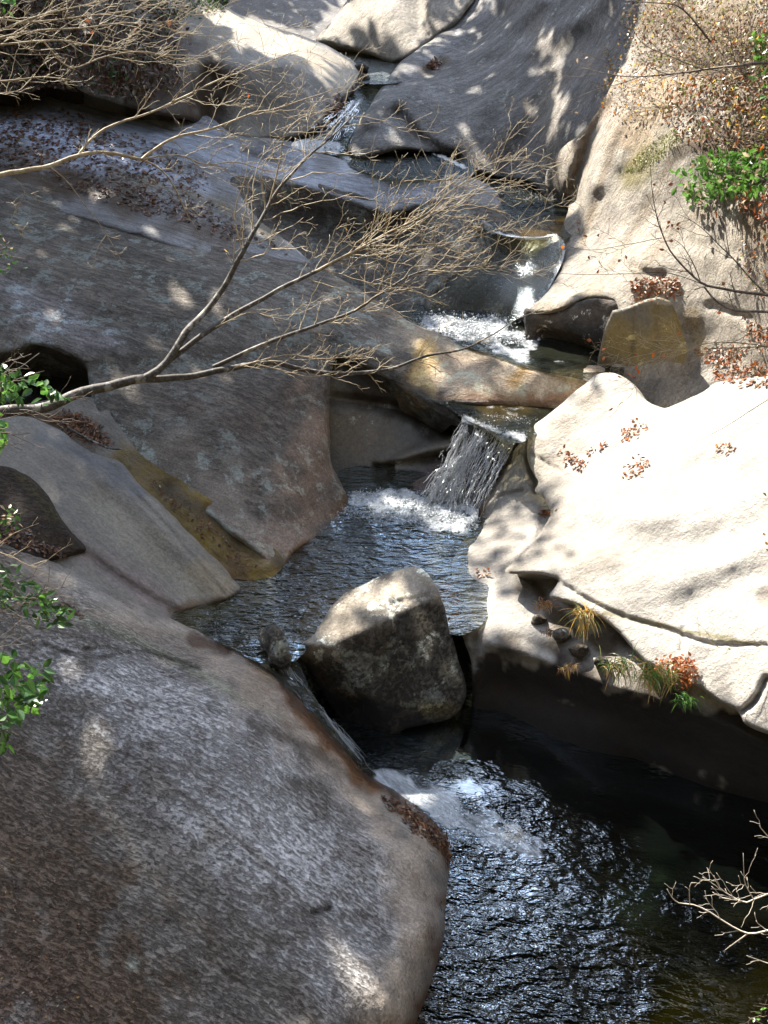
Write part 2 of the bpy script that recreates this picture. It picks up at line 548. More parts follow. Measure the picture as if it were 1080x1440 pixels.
patch('rock_wall', M['wall'], [(1010, -70), (720, -80), (655, 0), (612, 52), (563, 86), (548, 105), (520, 150), (497, 180), (482, 206), (500, 224),
                               (560, 212), (620, 217), (660, 240), (700, 252), (745, 258), (800, 300), (850, 240), (930, 120), (1010, 0)],
      [(548, 100, 21.5), (490, 200, 18.8), (600, 215, 18.4), (700, 245, 18), (760, 250, 17.5), (640, 20, 25), (700, 100, 21), (600, 130, 20.5),
       (700, 180, 19), (800, 100, 18.8), (850, 20, 19.2), (800, 200, 17.2), (900, 0, 18), (850, 100, 17.5), (750, -40, 23)],
      label='tall diagonally streaked grey rock wall in dappled shade above the upper pools', amp=0.10, freq=1.1,
      relief=[([(700, 20), (640, 90), (560, 120)], 14, .22), ([(760, 0), (680, 70), (560, 135), (520, 170)], 12, -.22), ([(850, 0), (720, 100), (640, 200)], 20, -.2),
              ([(820, 60), (760, 150), (720, 230)], 22, .25), ([(560, 160), (590, 195), (640, 225)], 10, .3), ([(620, 90), (600, 110)], 10, .25)],
      paint=[([(880, -20), (760, 60), (640, 110)], 26, (.55, .52, .5), .9), ([(900, 40), (780, 130), (700, 230)], 22, (.6, .58, .56), .9), ([(840, 0), (700, 90), (560, 150)], 14, (1.5, 1.5, 1.55), .8), ([(700, 0), (620, 70), (570, 110)], 16, (1.35, 1.4, 1.5), .8), ([(860, 60), (800, 110), (780, 160)], 16, (1.5, 1.4, 1.3), .8), ([(560, 160), (600, 200)], 26, (.45, .4, .35), .8), ([(770, 60), (770, 230)], 34, (1.35, 1.25, 1.1), .8),
             ([(600, 96), (620, 86)], 14, (.7, .5, .3), .8), ([(700, 250), (780, 262)], 18, (.3, .28, .25), .9),
             ([(510, 200), (560, 150), (540, 110)], 30, (1.2, 1.25, 1.3), .8)],
      wet=[([(490, 215), (620, 215), (700, 250), (790, 270)], 14, .9)])

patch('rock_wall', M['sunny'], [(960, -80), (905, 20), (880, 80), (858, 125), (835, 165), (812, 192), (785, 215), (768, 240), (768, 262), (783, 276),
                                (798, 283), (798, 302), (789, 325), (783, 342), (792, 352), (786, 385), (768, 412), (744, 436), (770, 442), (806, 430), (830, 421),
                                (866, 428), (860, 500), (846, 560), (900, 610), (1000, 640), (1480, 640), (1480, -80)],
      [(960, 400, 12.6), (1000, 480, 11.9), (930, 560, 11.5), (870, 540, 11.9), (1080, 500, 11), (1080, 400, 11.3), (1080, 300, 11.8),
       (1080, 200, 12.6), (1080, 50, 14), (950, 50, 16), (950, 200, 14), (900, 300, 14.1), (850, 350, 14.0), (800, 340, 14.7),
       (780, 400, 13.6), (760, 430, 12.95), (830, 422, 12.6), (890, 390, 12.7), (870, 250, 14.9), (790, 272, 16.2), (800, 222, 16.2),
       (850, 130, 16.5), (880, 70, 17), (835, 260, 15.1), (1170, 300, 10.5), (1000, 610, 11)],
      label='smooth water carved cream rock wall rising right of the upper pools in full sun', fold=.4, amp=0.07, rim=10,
      rims=[([(768, 240), (770, 262), (785, 277), (800, 284)], 26)],
      relief=[([(850, 150), (825, 210), (805, 280)], 9, .35), ([(880, 160), (845, 220), (820, 290)], 10, -.16), ([(930, 170), (870, 250), (830, 330)], 14, .15),
              ([(960, 190), (900, 270), (850, 370), (800, 420)], 16, -.12), ([(880, 330), (840, 400)], 14, .10),
              ([(890, 375), (905, 385), (930, 388)], 7, .12), ([(965, 470), (980, 520)], 14, .25), ([(1000, 430), (1060, 450)], 6, .06),
              ([(970, 340), (1060, 360)], 12, .08)],
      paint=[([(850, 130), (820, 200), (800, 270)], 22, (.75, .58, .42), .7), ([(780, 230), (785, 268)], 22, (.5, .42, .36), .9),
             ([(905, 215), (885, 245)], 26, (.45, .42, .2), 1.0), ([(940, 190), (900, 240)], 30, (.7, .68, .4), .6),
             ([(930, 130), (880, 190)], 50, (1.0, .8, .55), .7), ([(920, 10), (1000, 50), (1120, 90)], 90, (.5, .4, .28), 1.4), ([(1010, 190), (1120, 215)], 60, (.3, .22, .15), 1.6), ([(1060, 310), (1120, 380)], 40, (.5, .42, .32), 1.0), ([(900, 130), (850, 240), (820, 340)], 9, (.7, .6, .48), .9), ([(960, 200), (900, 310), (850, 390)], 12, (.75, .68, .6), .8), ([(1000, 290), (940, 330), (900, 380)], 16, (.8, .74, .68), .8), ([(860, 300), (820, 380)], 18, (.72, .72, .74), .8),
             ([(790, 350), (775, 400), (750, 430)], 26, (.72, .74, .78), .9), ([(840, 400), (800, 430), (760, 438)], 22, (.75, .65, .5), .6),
             ([(890, 545), (960, 560), (1000, 520)], 50, (.75, .78, .84), .9), ([(975, 440), (985, 490)], 16, (.9, .75, .45), .8)],  # first stroke paints the block's bluish shadow into the gully rock
      wet=[([(795, 300), (785, 345)], 9, .6)])
patch('rock_outcrop', M['under'], [(738, 434), (770, 441), (806, 429), (832, 420), (866, 424), (872, 450), (866, 540), (800, 530), (737, 515), (737, 470)],
      [(740, 436, 12.97), (830, 422, 12.6), (740, 483, 12.85), (837, 502, 12.35), (860, 430, 12.3), (800, 500, 12.6)],
      label='dark wet undercut rock face standing in the small pool left of the olive block', amp=0.03, rim=4, skirt=.5,
      relief=[([(765, 470), (850, 500)], 10, .2)],
      paint=[([(760, 445), (850, 432)], 24, (3.2, 3.0, 2.8), .9), ([(820, 450), (850, 440)], 26, (3.0, 2.6, 2.3), .8), ([(750, 450), (830, 490)], 26, (2.0, 1.6, 1.2), .6)])
patch('rock_block', M['niche'], [(862, 438), (883, 432), (911, 421), (928, 418), (944, 424), (954, 445), (962, 470), (968, 495), (955, 540), (880, 560), (838, 528), (842, 500), (851, 462)],
      [(865, 440, 12.0), (940, 425, 11.95), (840, 520, 12.05), (950, 540, 11.85), (900, 480, 11.92), (915, 424, 12.0)],
      label='olive stained square rock block with a sunlit top edge above the shrub', cat='rock', rim=4, amp=0.015, skirt=.7, drop=.3,
      closed_smooth=False,
      paint=[([(860, 480), (950, 480)], 70, (1.5, 1.25, .55), 1.0), ([(892, 430), (890, 500)], 6, (.7, .6, .3), .9), ([(922, 430), (925, 500)], 9, (1.1, .9, .5), .9),
             ([(864, 440), (911, 423), (944, 426)], 5, (2.6, 2.5, 2.2), 1.0), ([(862, 440), (851, 465), (842, 500), (839, 525)], 5, (2.2, 2.1, 1.9), .9), ([(850, 500), (870, 540)], 20, (1.1, .9, .6), .8)])  # first stroke paints a sunlit rim along the top edge

patch('rock_bench', M['bench'], [(-330, 50), (60, 75), (150, 85), (230, 125), (290, 160), (330, 188), (400, 198), (440, 212), (500, 232), (560, 247), (640, 245), (690, 262),
                                 (704, 290), (692, 314), (640, 302), (590, 292), (540, 302), (484, 283), (440, 269), (390, 262), (340, 268), (360, 305), (420, 352), (450, 400),
                                 (300, 365), (150, 320), (0, 285), (-330, 270)],
      [(0, 160, 18.5), (0, 240, 16.6), (150, 250, 16.4), (300, 320, 15.3), (200, 150, 19.5), (330, 200, 18.3), (330, 255, 17.3), (440, 235, 17.8),
       (440, 266, 17), (560, 250, 17.1), (690, 270, 16.5), (540, 295, 16.5), (690, 305, 15.8), (0, 80, 21), (430, 370, 14.9)],
      label='long blue grey rock bench sloping from the upper left down to the upper pool', amp=0.05,
      relief=[([(120, 130), (260, 190), (420, 240)], 7, .15), ([(60, 110), (200, 160), (330, 215)], 10, -.12), ([(220, 200), (330, 235), (440, 260)], 7, -.12), ([(500, 224), (560, 226), (630, 230)], 9, .9)],
      paint=[([(-20, 180), (100, 205), (200, 240), (280, 270)], 34, (2.3, 2.5, 3.0), 1.2), ([(0, 100), (120, 125), (210, 140)], 46, (.35, .3, .25), 1.0), ([(-40, 230), (60, 250), (200, 290), (330, 340)], 30, (.4, .28, .18), 1.0),  # first stroke puts the wet slope's blue-white gleam into the rock colour
             ([(180, 185), (330, 225), (450, 250), (600, 268)], 46, (1.6, 1.72, 1.95), 1.2), ([(170, 245), (300, 285), (380, 330)], 24, (.75, .6, .3), .9),
             ([(680, 290), (620, 272)], 20, (.9, .75, .55), .8)],
      wet=[([(500, 240), (640, 250), (690, 290)], 10, .8)])
patch('rock_outcrop', M['left'], [(325, 250), (440, 256), (540, 282), (600, 278), (702, 292), (712, 325), (690, 350), (662, 378), (625, 402), (606, 430), (596, 462), (540, 450), (470, 410), (400, 380), (340, 310)],
      [(340, 270, 16.95), (440, 272, 16.85), (540, 304, 16.3), (600, 294, 16.25), (690, 316, 15.5), (400, 350, 15.8), (500, 380, 15.3), (600, 430, 14.2),
       (640, 350, 15.0), (560, 350, 15.6)],
      label='shaded dark rock face under the blue grey bench behind the bare twigs', amp=0.05, rim=5,
      relief=[([(400, 300), (500, 330), (560, 330)], 34, .6), ([(640, 320), (620, 400)], 20, -.2)],
      paint=[([(620, 320), (650, 370), (610, 420)], 42, (1.5, 1.5, 1.45), .9), ([(400, 300), (520, 340)], 40, (.5, .47, .42), .9)])  # last stroke paints shade into the hollow under the bench
patch('rock_slide', M['niche'], [(676, 310), (700, 324), (722, 332), (755, 334), (781, 329), (792, 338), (794, 360), (775, 402), (748, 440), (700, 458), (660, 462), (606, 446), (596, 425), (622, 396), (655, 372), (682, 345)],
      [(688, 320, 15.2), (781, 331, 14.8), (791, 361, 14.3), (745, 437, 13.5), (700, 450, 13.8), (607, 430, 14.1), (720, 390, 14.4), (680, 400, 14.3), (740, 345, 14.9)],
      label='polished rock chute carrying a thin sheet of water between two upper pools', amp=0.015, rim=5,
      paint=[([(700, 340), (760, 350), (745, 400)], 60, (2.2, 2.3, 2.6), 1.2), ([(720, 365), (708, 395)], 10, (.4, .3, .2), .8), ([(620, 425), (700, 435)], 30, (1.3, 1.2, 1.3), .8)],  # first stroke paints a bluish sheen onto the chute
      wet=[([(690, 345), (770, 350)], 60, 1.0), ([(620, 430), (740, 430)], 50, .8)])

patch('rock_outcrop', M['niche'], [(452, 480), (560, 500), (664, 570), (664, 640), (600, 700), (560, 720), (490, 730), (450, 670)],
      [(480, 550, 12.2), (480, 690, 11.5), (560, 560, 12.3), (560, 690, 11.45), (640, 600, 11.9), (600, 640, 11.7), (640, 640, 11.5)],
      label='angular recessed brown rock face in the dark niche beside the waterfall', rim=0, amp=0.02,
      relief=[([(560, 650), (600, 632), (645, 622)], 10, -.16), ([(530, 660), (580, 648), (650, 640)], 5, .15), ([(470, 560), (560, 575), (640, 610)], 9, .18), ([(530, 655), (566, 688)], 4, .12)],
      paint=[([(470, 500), (560, 550), (660, 600)], 70, (.2, .17, .14), 1.4), ([(560, 652), (640, 624)], 14, (1.7, 1.6, 1.4), .8), ([(566, 690), (650, 640)], 26, (1.1, .8, .8), .9),  # first stroke paints the shade under the overhang
             ([(480, 600), (540, 620)], 50, (1.3, 1.15, .95), .7), ([(500, 690), (560, 700)], 18, (1.1, 1.15, .8), .7)],
      wet=[([(560, 700), (650, 640)], 26, .8)])

patch('rock_outcrop', M['niche'], [(648, 592), (672, 598), (696, 610), (716, 624), (725, 650), (700, 690), (684, 720), (676, 760), (620, 760), (560, 730), (545, 700), (580, 680), (620, 655), (648, 630)],
      [(650, 592, 11.34), (716, 615, 11.22), (655, 640, 11.2), (690, 660, 11.05), (600, 700, 11.0), (665, 742, 10.45), (560, 700, 11.2), (600, 740, 10.85), (635, 680, 11.05)],
      label='wet reddish brown rock step behind the falling water', amp=.03, freq=5, rim=4, solid=False,
      relief=[([(668, 600), (662, 640), (650, 680)], 5, .05), ([(690, 610), (684, 650), (670, 700)], 5, .05), ([(706, 620), (700, 650)], 4, -.05)],
      paint=[([(660, 610), (700, 640), (680, 690)], 50, (.55, .36, .2), 1.5), ([(570, 700), (640, 660)], 34, (1.1, .8, .78), 1.4)], wet=[([(640, 680)], 120, .9)])
patch('rock_slab', M['left'], [(-330, 232), (0, 252), (100, 272), (180, 300), (280, 333), (350, 355), (420, 368), (440, 372), (477, 391), (532, 424), (562, 442), (588, 457), (618, 470), (662, 486), (699, 498),
                               (729, 510), (759, 518), (792, 522), (850, 516), (868, 560), (800, 580), (762, 576), (699, 573), (650, 570), (632, 568), (640, 577), (653, 590), (650, 600), (620, 588), (590, 570), (560, 548), (520, 520),
                               (478, 500), (466, 530), (464, 600), (466, 650), (480, 680), (492, 712), (470, 745), (440, 765), (412, 780), (400, 802), (385, 800), (340, 762), (280, 718), (190, 655),
                               (160, 622), (135, 588), (127, 548), (118, 512), (90, 496), (45, 486), (15, 498), (-330, 520)],
      [(562, 442, 13.3), (477, 391, 14), (350, 355, 14.5), (280, 333, 15), (100, 272, 16), (0, 252, 16), (0, 350, 13.8), (0, 440, 12.2), (150, 400, 13.2), (150, 480, 12.0),
       (300, 420, 13), (300, 500, 12), (400, 450, 12.8), (450, 480, 12.3), (540, 500, 12.35), (592, 487, 12.6), (566, 539, 12.1), (645, 582, 11.55),
       (662, 487, 12.64), (700, 499, 12.33), (760, 519, 11.88), (840, 519, 11.85), (625, 560, 11.9), (762, 574, 11.6), (700, 572, 11.65), (670, 530, 12.05),
       (130, 550, 11.3), (200, 560, 11.2), (300, 560, 11.2), (400, 560, 11.4), (455, 560, 11.6), (300, 650, 10.4), (400, 650, 10.6), (455, 650, 10.9), (470, 740, 10.3), (490, 712, 10.7),
       (400, 797, 9.4), (340, 750, 9.6), (250, 690, 10.1), (190, 650, 10.5), (-90, 300, 14.5)],
      label='huge dark lichened rock slab left of the stream bulging down to the waterfall pool', calm=[([(600, 530), (700, 535), (850, 545)], 50, 1), ([(560, 470), (640, 485)], 40, .7), ([(450, 600), (440, 700), (390, 760), (320, 720), (220, 620)], 80, .75)], amp=0.035,
      rims=[([(470, 520), (464, 600), (466, 650), (480, 680)], 24)],
      relief=[([(130, 520), (300, 515), (460, 490)], 20, .10), ([(592, 480), (566, 539), (640, 578)], 8, -.06), ([(100, 330), (250, 390), (420, 470)], 16, -.06),
              ([(20, 400), (130, 440), (250, 470)], 20, .10), ([(290, 350), (330, 365)], 8, .1), ([(300, 600), (400, 700)], 30, -.08)],
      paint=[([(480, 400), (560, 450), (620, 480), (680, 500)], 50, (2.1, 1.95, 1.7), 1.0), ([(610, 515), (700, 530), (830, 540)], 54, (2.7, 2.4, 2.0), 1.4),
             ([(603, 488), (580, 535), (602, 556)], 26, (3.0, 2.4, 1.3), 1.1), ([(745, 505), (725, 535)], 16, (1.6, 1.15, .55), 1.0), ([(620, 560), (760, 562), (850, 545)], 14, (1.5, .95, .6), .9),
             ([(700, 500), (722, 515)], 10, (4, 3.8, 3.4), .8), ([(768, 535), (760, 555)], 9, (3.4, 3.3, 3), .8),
             ([(470, 480), (530, 500), (560, 530), (640, 590)], 18, (.35, .32, .28), 1.0), ([(470, 450), (500, 490)], 28, (.5, .48, .42), .8),
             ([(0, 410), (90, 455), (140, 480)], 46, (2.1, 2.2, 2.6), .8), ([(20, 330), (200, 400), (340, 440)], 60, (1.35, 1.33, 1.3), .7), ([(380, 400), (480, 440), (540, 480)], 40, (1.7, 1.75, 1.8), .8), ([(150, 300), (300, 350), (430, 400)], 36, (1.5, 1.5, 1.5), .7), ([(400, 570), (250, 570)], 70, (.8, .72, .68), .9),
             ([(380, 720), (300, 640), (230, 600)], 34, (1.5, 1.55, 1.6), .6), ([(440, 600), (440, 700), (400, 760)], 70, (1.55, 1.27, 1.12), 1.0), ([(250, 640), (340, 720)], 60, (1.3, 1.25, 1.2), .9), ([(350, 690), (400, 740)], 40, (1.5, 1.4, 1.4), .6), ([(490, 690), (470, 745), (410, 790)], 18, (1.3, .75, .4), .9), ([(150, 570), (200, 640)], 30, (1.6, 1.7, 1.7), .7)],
      wet=[([(495, 712), (472, 747), (440, 768), (400, 800)], 12, .9), ([(620, 566), (760, 572), (850, 560)], 10, .8), ([(618, 472), (700, 500), (840, 521)], 4, .8), ([(630, 570), (652, 592)], 10, .9)])
patch('rock_hollow', M['under'], [(-330, 480), (0, 478), (60, 475), (135, 500), (145, 560), (130, 600), (60, 600), (-330, 600)],
      [(0, 490, 13), (120, 500, 13), (60, 560, 12.2), (0, 590, 11.4), (130, 595, 11.3), (-90, 540, 12.5)],
      label='black hollow under the edge of the dark slab at the left', cat='rock hollow', rim=0, amp=.04, paint=[([(60, 540)], 120, (.5, .45, .4), 1)])
patch('rock_gully', M['smooth'], [(20, 575), (130, 560), (200, 640), (300, 705), (396, 782), (384, 812), (340, 848), (300, 835), (180, 710), (90, 640), (20, 610)],
      [(130, 600, 10.85), (250, 700, 9.95), (330, 770, 9.5), (395, 800, 9.32), (335, 845, 8.92), (40, 590, 11.2), (180, 700, 9.9)],
      label='mossy olive gully running down between two smooth rocks to the pool', cat='rock gully', rim=0, amp=.05, freq=3,
      paint=[([(60, 590), (130, 620)], 40, (.5, .38, .28), 1.0), ([(190, 665), (280, 740), (350, 800), (390, 800)], 70, (1.0, .72, .05), 3), ([(240, 690), (340, 760), (390, 790)], 22, (.5, .36, .1), .9), ([(330, 800), (350, 840)], 24, (.8, .5, .15), .9)],
      wet=[([(180, 650), (290, 740), (390, 800)], 40, .7)])
patch('rock_slab', M['smooth'], [(-330, 570), (0, 582), (50, 590), (85, 606), (130, 636), (168, 648), (195, 680), (250, 732), (300, 784), (338, 826), (328, 842), (300, 852), (262, 860), (250, 872), (240, 900),
                                 (150, 870), (0, 810), (-330, 790)],
      [(0, 600, 10.3), (90, 608, 10.4), (190, 680, 9.9), (332, 833, 8.92), (250, 866, 8.52), (0, 700, 9.2), (0, 780, 8.5), (150, 750, 9.2), (250, 800, 9.0), (150, 830, 8.6), (60, 680, 9.65)],
      label='smooth greenish grey wavy rock slab dipping into the left end of the pool', amp=.02, rim=7,
      relief=[([(50, 715), (110, 770), (180, 822), (250, 862)], 6, .06), ([(150, 700), (215, 765), (275, 838)], 20, .07), ([(130, 650), (220, 735), (305, 825)], 20, -.05),
              ([(185, 690), (230, 735), (285, 800), (315, 835)], 3, .03), ([(60, 600), (130, 640), (180, 670)], 14, .08)],
      paint=[([(60, 740), (140, 790), (250, 860)], 30, (1.15, 1.02, 1.1), .9), ([(60, 615), (140, 650), (190, 690)], 24, (.6, .68, .85), .9), ([(120, 700), (200, 760), (290, 830)], 30, (1.25, 1.25, 1.15), .7),
             ([(50, 600), (0, 590)], 20, (.9, .95, 1.0), .8), ([(280, 800), (320, 835)], 24, (1.4, 1.25, 1.0), .8), ([(240, 858), (330, 842)], 9, (.5, .35, .2), .9)],
      wet=[([(245, 868), (300, 854), (340, 832)], 8, 1.0)])
patch('rock_slab', M['earth'], [(-330, 640), (0, 654), (38, 668), (62, 690), (80, 718), (96, 742), (120, 775), (60, 790), (0, 785), (-330, 760)],
      [(0, 655, 9.5), (62, 692, 9.3), (95, 745, 8.98), (0, 740, 8.75), (-90, 680, 9.2), (115, 778, 8.85)],
      label='dark brown mossy rock corner at the left edge above leaf litter', amp=.03, paint=[([(30, 670), (80, 730)], 16, (1.3, 1.6, .6), .8)])
patch('rock_outcrop', M['under'], [(400, 880), (670, 860), (700, 1090), (600, 1120), (470, 1100)],
      [(420, 900, 8.75), (650, 880, 9.1), (680, 1080, 8.2), (480, 1080, 8.1), (560, 960, 8.9)],
      label='black wet rock in the gap behind and below the middle boulder', rim=0, amp=.05, paint=[([(550, 980)], 200, (.5, .4, .35), 1)], wet=[([(550, 980)], 200, .6)])

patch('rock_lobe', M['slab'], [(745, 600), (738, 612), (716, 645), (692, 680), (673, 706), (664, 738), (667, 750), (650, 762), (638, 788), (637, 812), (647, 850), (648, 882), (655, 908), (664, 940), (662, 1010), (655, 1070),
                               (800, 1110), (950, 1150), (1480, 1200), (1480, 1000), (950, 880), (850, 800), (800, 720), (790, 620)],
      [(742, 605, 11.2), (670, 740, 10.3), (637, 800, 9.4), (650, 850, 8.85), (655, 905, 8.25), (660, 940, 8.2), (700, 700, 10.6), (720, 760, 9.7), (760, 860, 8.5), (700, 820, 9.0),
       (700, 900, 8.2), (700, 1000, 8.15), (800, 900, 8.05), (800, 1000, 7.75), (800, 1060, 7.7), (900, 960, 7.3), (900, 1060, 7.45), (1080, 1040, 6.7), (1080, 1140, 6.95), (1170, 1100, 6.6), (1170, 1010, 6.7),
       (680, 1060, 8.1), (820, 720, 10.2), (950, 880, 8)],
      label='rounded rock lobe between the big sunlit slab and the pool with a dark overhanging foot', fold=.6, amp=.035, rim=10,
      relief=[([(755, 720), (745, 765), (700, 800)], 6, -.05), ([(700, 645), (690, 690), (672, 740)], 6, .06), ([(735, 690), (700, 700), (690, 720), (672, 745)], 3, .08),
              ([(705, 800), (670, 850), (668, 900)], 12, .10), ([(660, 900), (668, 930)], 9, .12), ([(745, 810), (760, 850), (800, 900), (850, 930)], 20, .12),
              ([(690, 905), (760, 925), (850, 960), (1000, 1010), (1100, 1060)], 9, -.08), ([(700, 960), (850, 1000), (1100, 1100)], 22, .25),
              ([(757, 602), (745, 640), (757, 690)], 5, .2)],
      paint=[([(690, 780), (700, 740), (740, 700)], 60, (.72, .70, .68), .7), ([(640, 800), (652, 880)], 10, (.9, .6, .3), .9), ([(668, 745), (690, 690), (715, 650)], 7, (.45, .28, .14), .9),
             ([(680, 900), (760, 915), (850, 950), (950, 985), (1100, 1045)], 34, (.32, .29, .26), 1.0),
             ([(650, 990), (800, 1010), (950, 1050), (1480, 1120)], 95, (.07, .055, .045), 3.5), ([(660, 1060), (900, 1120), (1480, 1190)], 110, (.07, .06, .055), 3.5),  # dark stained foot, deepened with painted overhang shade
             ([(750, 820), (790, 870), (860, 920), (920, 960)], 26, (.2, .15, .09), 1.0),
             ([(740, 905), (770, 925)], 14, (1.5, 1.5, 1.5), .7), ([(672, 850), (672, 900)], 14, (.5, .45, .4), .8)],
      wet=[([(668, 748), (676, 705), (720, 645), (742, 608)], 7, .9), ([(640, 800), (656, 905)], 6, .8)])
patch('rock_slab', M['slab'], [(748, 600), (770, 585), (800, 558), (835, 530), (855, 524), (880, 531), (905, 560), (925, 570), (942, 573), (985, 552), (1010, 537), (1060, 532), (1480, 520), (1480, 1085), (1080, 1033), (1050, 1020), (1036, 1000), (1008, 985),
                               (985, 968), (955, 957), (925, 942), (905, 930), (880, 900), (850, 872), (812, 852), (772, 838), (786, 816), (760, 808), (712, 806), (714, 798), (738, 776), (760, 748), (775, 722), (765, 700), (752, 690), (757, 678), (742, 648), (741, 625)],
      [(747, 602, 11.0), (855, 525, 11.3), (925, 568, 10.6), (1010, 537, 10.3), (1170, 520, 9.5), (757, 680, 10.2), (850, 700, 9.4), (900, 620, 10.0), (1080, 650, 8.8), (1080, 800, 7.7), (950, 800, 8.1),
       (850, 800, 8.35), (785, 814, 8.45), (880, 898, 7.6), (950, 953, 7.1), (1080, 1031, 6.4), (1170, 900, 6.5), (1080, 900, 7.0), (714, 804, 8.8), (770, 725, 9.6), (800, 760, 9.0), (800, 600, 10.8), (1000, 980, 6.85)],
      label='biggest slab, overexposed pale rock filling the right side in full sun', fold=.48, amp=.05, rim=8,
      relief=[([(830, 545), (790, 590), (760, 640)], 16, -.10), ([(880, 545), (840, 620), (800, 680)], 14, .06), ([(780, 700), (830, 690), (900, 650)], 18, -.08),
              ([(820, 750), (900, 770), (1000, 760)], 22, .10), ([(850, 720), (950, 730), (1080, 690)], 18, -.08), ([(900, 830), (1000, 800), (1080, 760)], 20, -.08), ([(960, 850), (1060, 810)], 18, .10),
              ([(1060, 840), (1090, 838)], 14, .16), ([(783, 816), (830, 845), (880, 868), (940, 885), (1000, 905), (1080, 908)], 3.0, .06), ([(960, 885), (958, 915)], 2.5, .04), ([(1078, 955), (1062, 985), (1045, 1000)], 4, .12),
              ([(750, 640), (790, 665)], 3, .04), ([(900, 750), (1000, 720)], 10, .05)],
      paint=[([(720, 800), (780, 770), (830, 770)], 40, (.85, .83, .8), .7), ([(850, 862), (960, 886), (1060, 905)], 5, (.45, .42, .2), .8), ([(830, 560), (760, 640)], 30, (.85, .8, .72), .6), ([(1070, 840), (1090, 840)], 20, (.5, .48, .46), .9),  # last stroke here paints a small shaded patch at the right edge
             ([(1000, 960), (1080, 1000)], 40, (.9, .88, .85), .6), ([(745, 640), (780, 700), (760, 780), (830, 800)], 50, (.68, .65, .6), .8), ([(830, 560), (790, 640)], 30, (.75, .7, .64), .7)])  # grey strokes on the left side paint soft leaf shade

bf = planes([[(590, 800, 8.75), (430, 905, 8.05), (615, 838, 8.3)], [(615, 838, 8.3), (495, 900, 8.0), (540, 1030, 7.8)],
             [(423, 914, 8.1), (488, 1019, 8.05), (500, 950, 7.88)], [(622, 850, 8.3), (640, 960, 7.95), (652, 960, 8.15)]], 0.0001)
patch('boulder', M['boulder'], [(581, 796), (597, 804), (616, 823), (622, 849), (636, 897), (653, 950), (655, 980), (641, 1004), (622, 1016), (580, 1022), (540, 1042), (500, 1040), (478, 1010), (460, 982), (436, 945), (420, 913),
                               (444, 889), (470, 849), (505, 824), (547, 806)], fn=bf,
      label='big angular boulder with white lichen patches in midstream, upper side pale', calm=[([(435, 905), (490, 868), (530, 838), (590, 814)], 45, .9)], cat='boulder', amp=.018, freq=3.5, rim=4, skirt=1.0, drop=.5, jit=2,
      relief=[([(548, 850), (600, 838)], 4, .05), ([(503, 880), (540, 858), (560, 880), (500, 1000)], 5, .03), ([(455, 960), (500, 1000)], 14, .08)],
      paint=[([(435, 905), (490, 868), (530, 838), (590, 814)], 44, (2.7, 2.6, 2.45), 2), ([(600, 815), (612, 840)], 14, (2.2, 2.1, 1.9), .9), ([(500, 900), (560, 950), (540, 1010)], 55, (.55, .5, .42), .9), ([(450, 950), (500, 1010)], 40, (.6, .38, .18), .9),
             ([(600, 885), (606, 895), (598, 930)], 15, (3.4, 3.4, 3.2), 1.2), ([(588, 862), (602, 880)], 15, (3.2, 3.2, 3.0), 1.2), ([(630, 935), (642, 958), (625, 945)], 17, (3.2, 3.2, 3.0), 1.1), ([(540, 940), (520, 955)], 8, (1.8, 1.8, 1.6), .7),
             ([(600, 1000), (635, 1000)], 14, (1.5, 1.3, .7), .8), ([(480, 1025), (560, 1040)], 16, (.25, .2, .15), .9), ([(428, 955), (470, 1005), (530, 1015), (580, 1035)], 34, (.16, .12, .1), 2.2)],  # last stroke paints the shadow at the lower left into the rock
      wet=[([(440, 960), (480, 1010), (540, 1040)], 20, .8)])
patch('stone', M['boulder'], [(366, 888), (378, 878), (392, 879), (401, 893), (408, 914), (409, 936), (395, 942), (380, 934), (377, 915), (366, 902)],
      [(370, 890, 8.0), (392, 884, 7.95), (405, 930, 7.8), (382, 925, 7.78), (390, 900, 7.82)], step=2,
      label='small upright stone at the pool outlet left of the big boulder', cat='stone', amp=.02, freq=6, rim=5, skirt=.35, drop=.2,
      paint=[([(388, 885), (396, 915)], 8, (1.9, 1.8, 1.6), .9), ([(385, 935)], 14, (.3, .25, .2), 1)], wet=[([(380, 935), (405, 935)], 14, .9)])

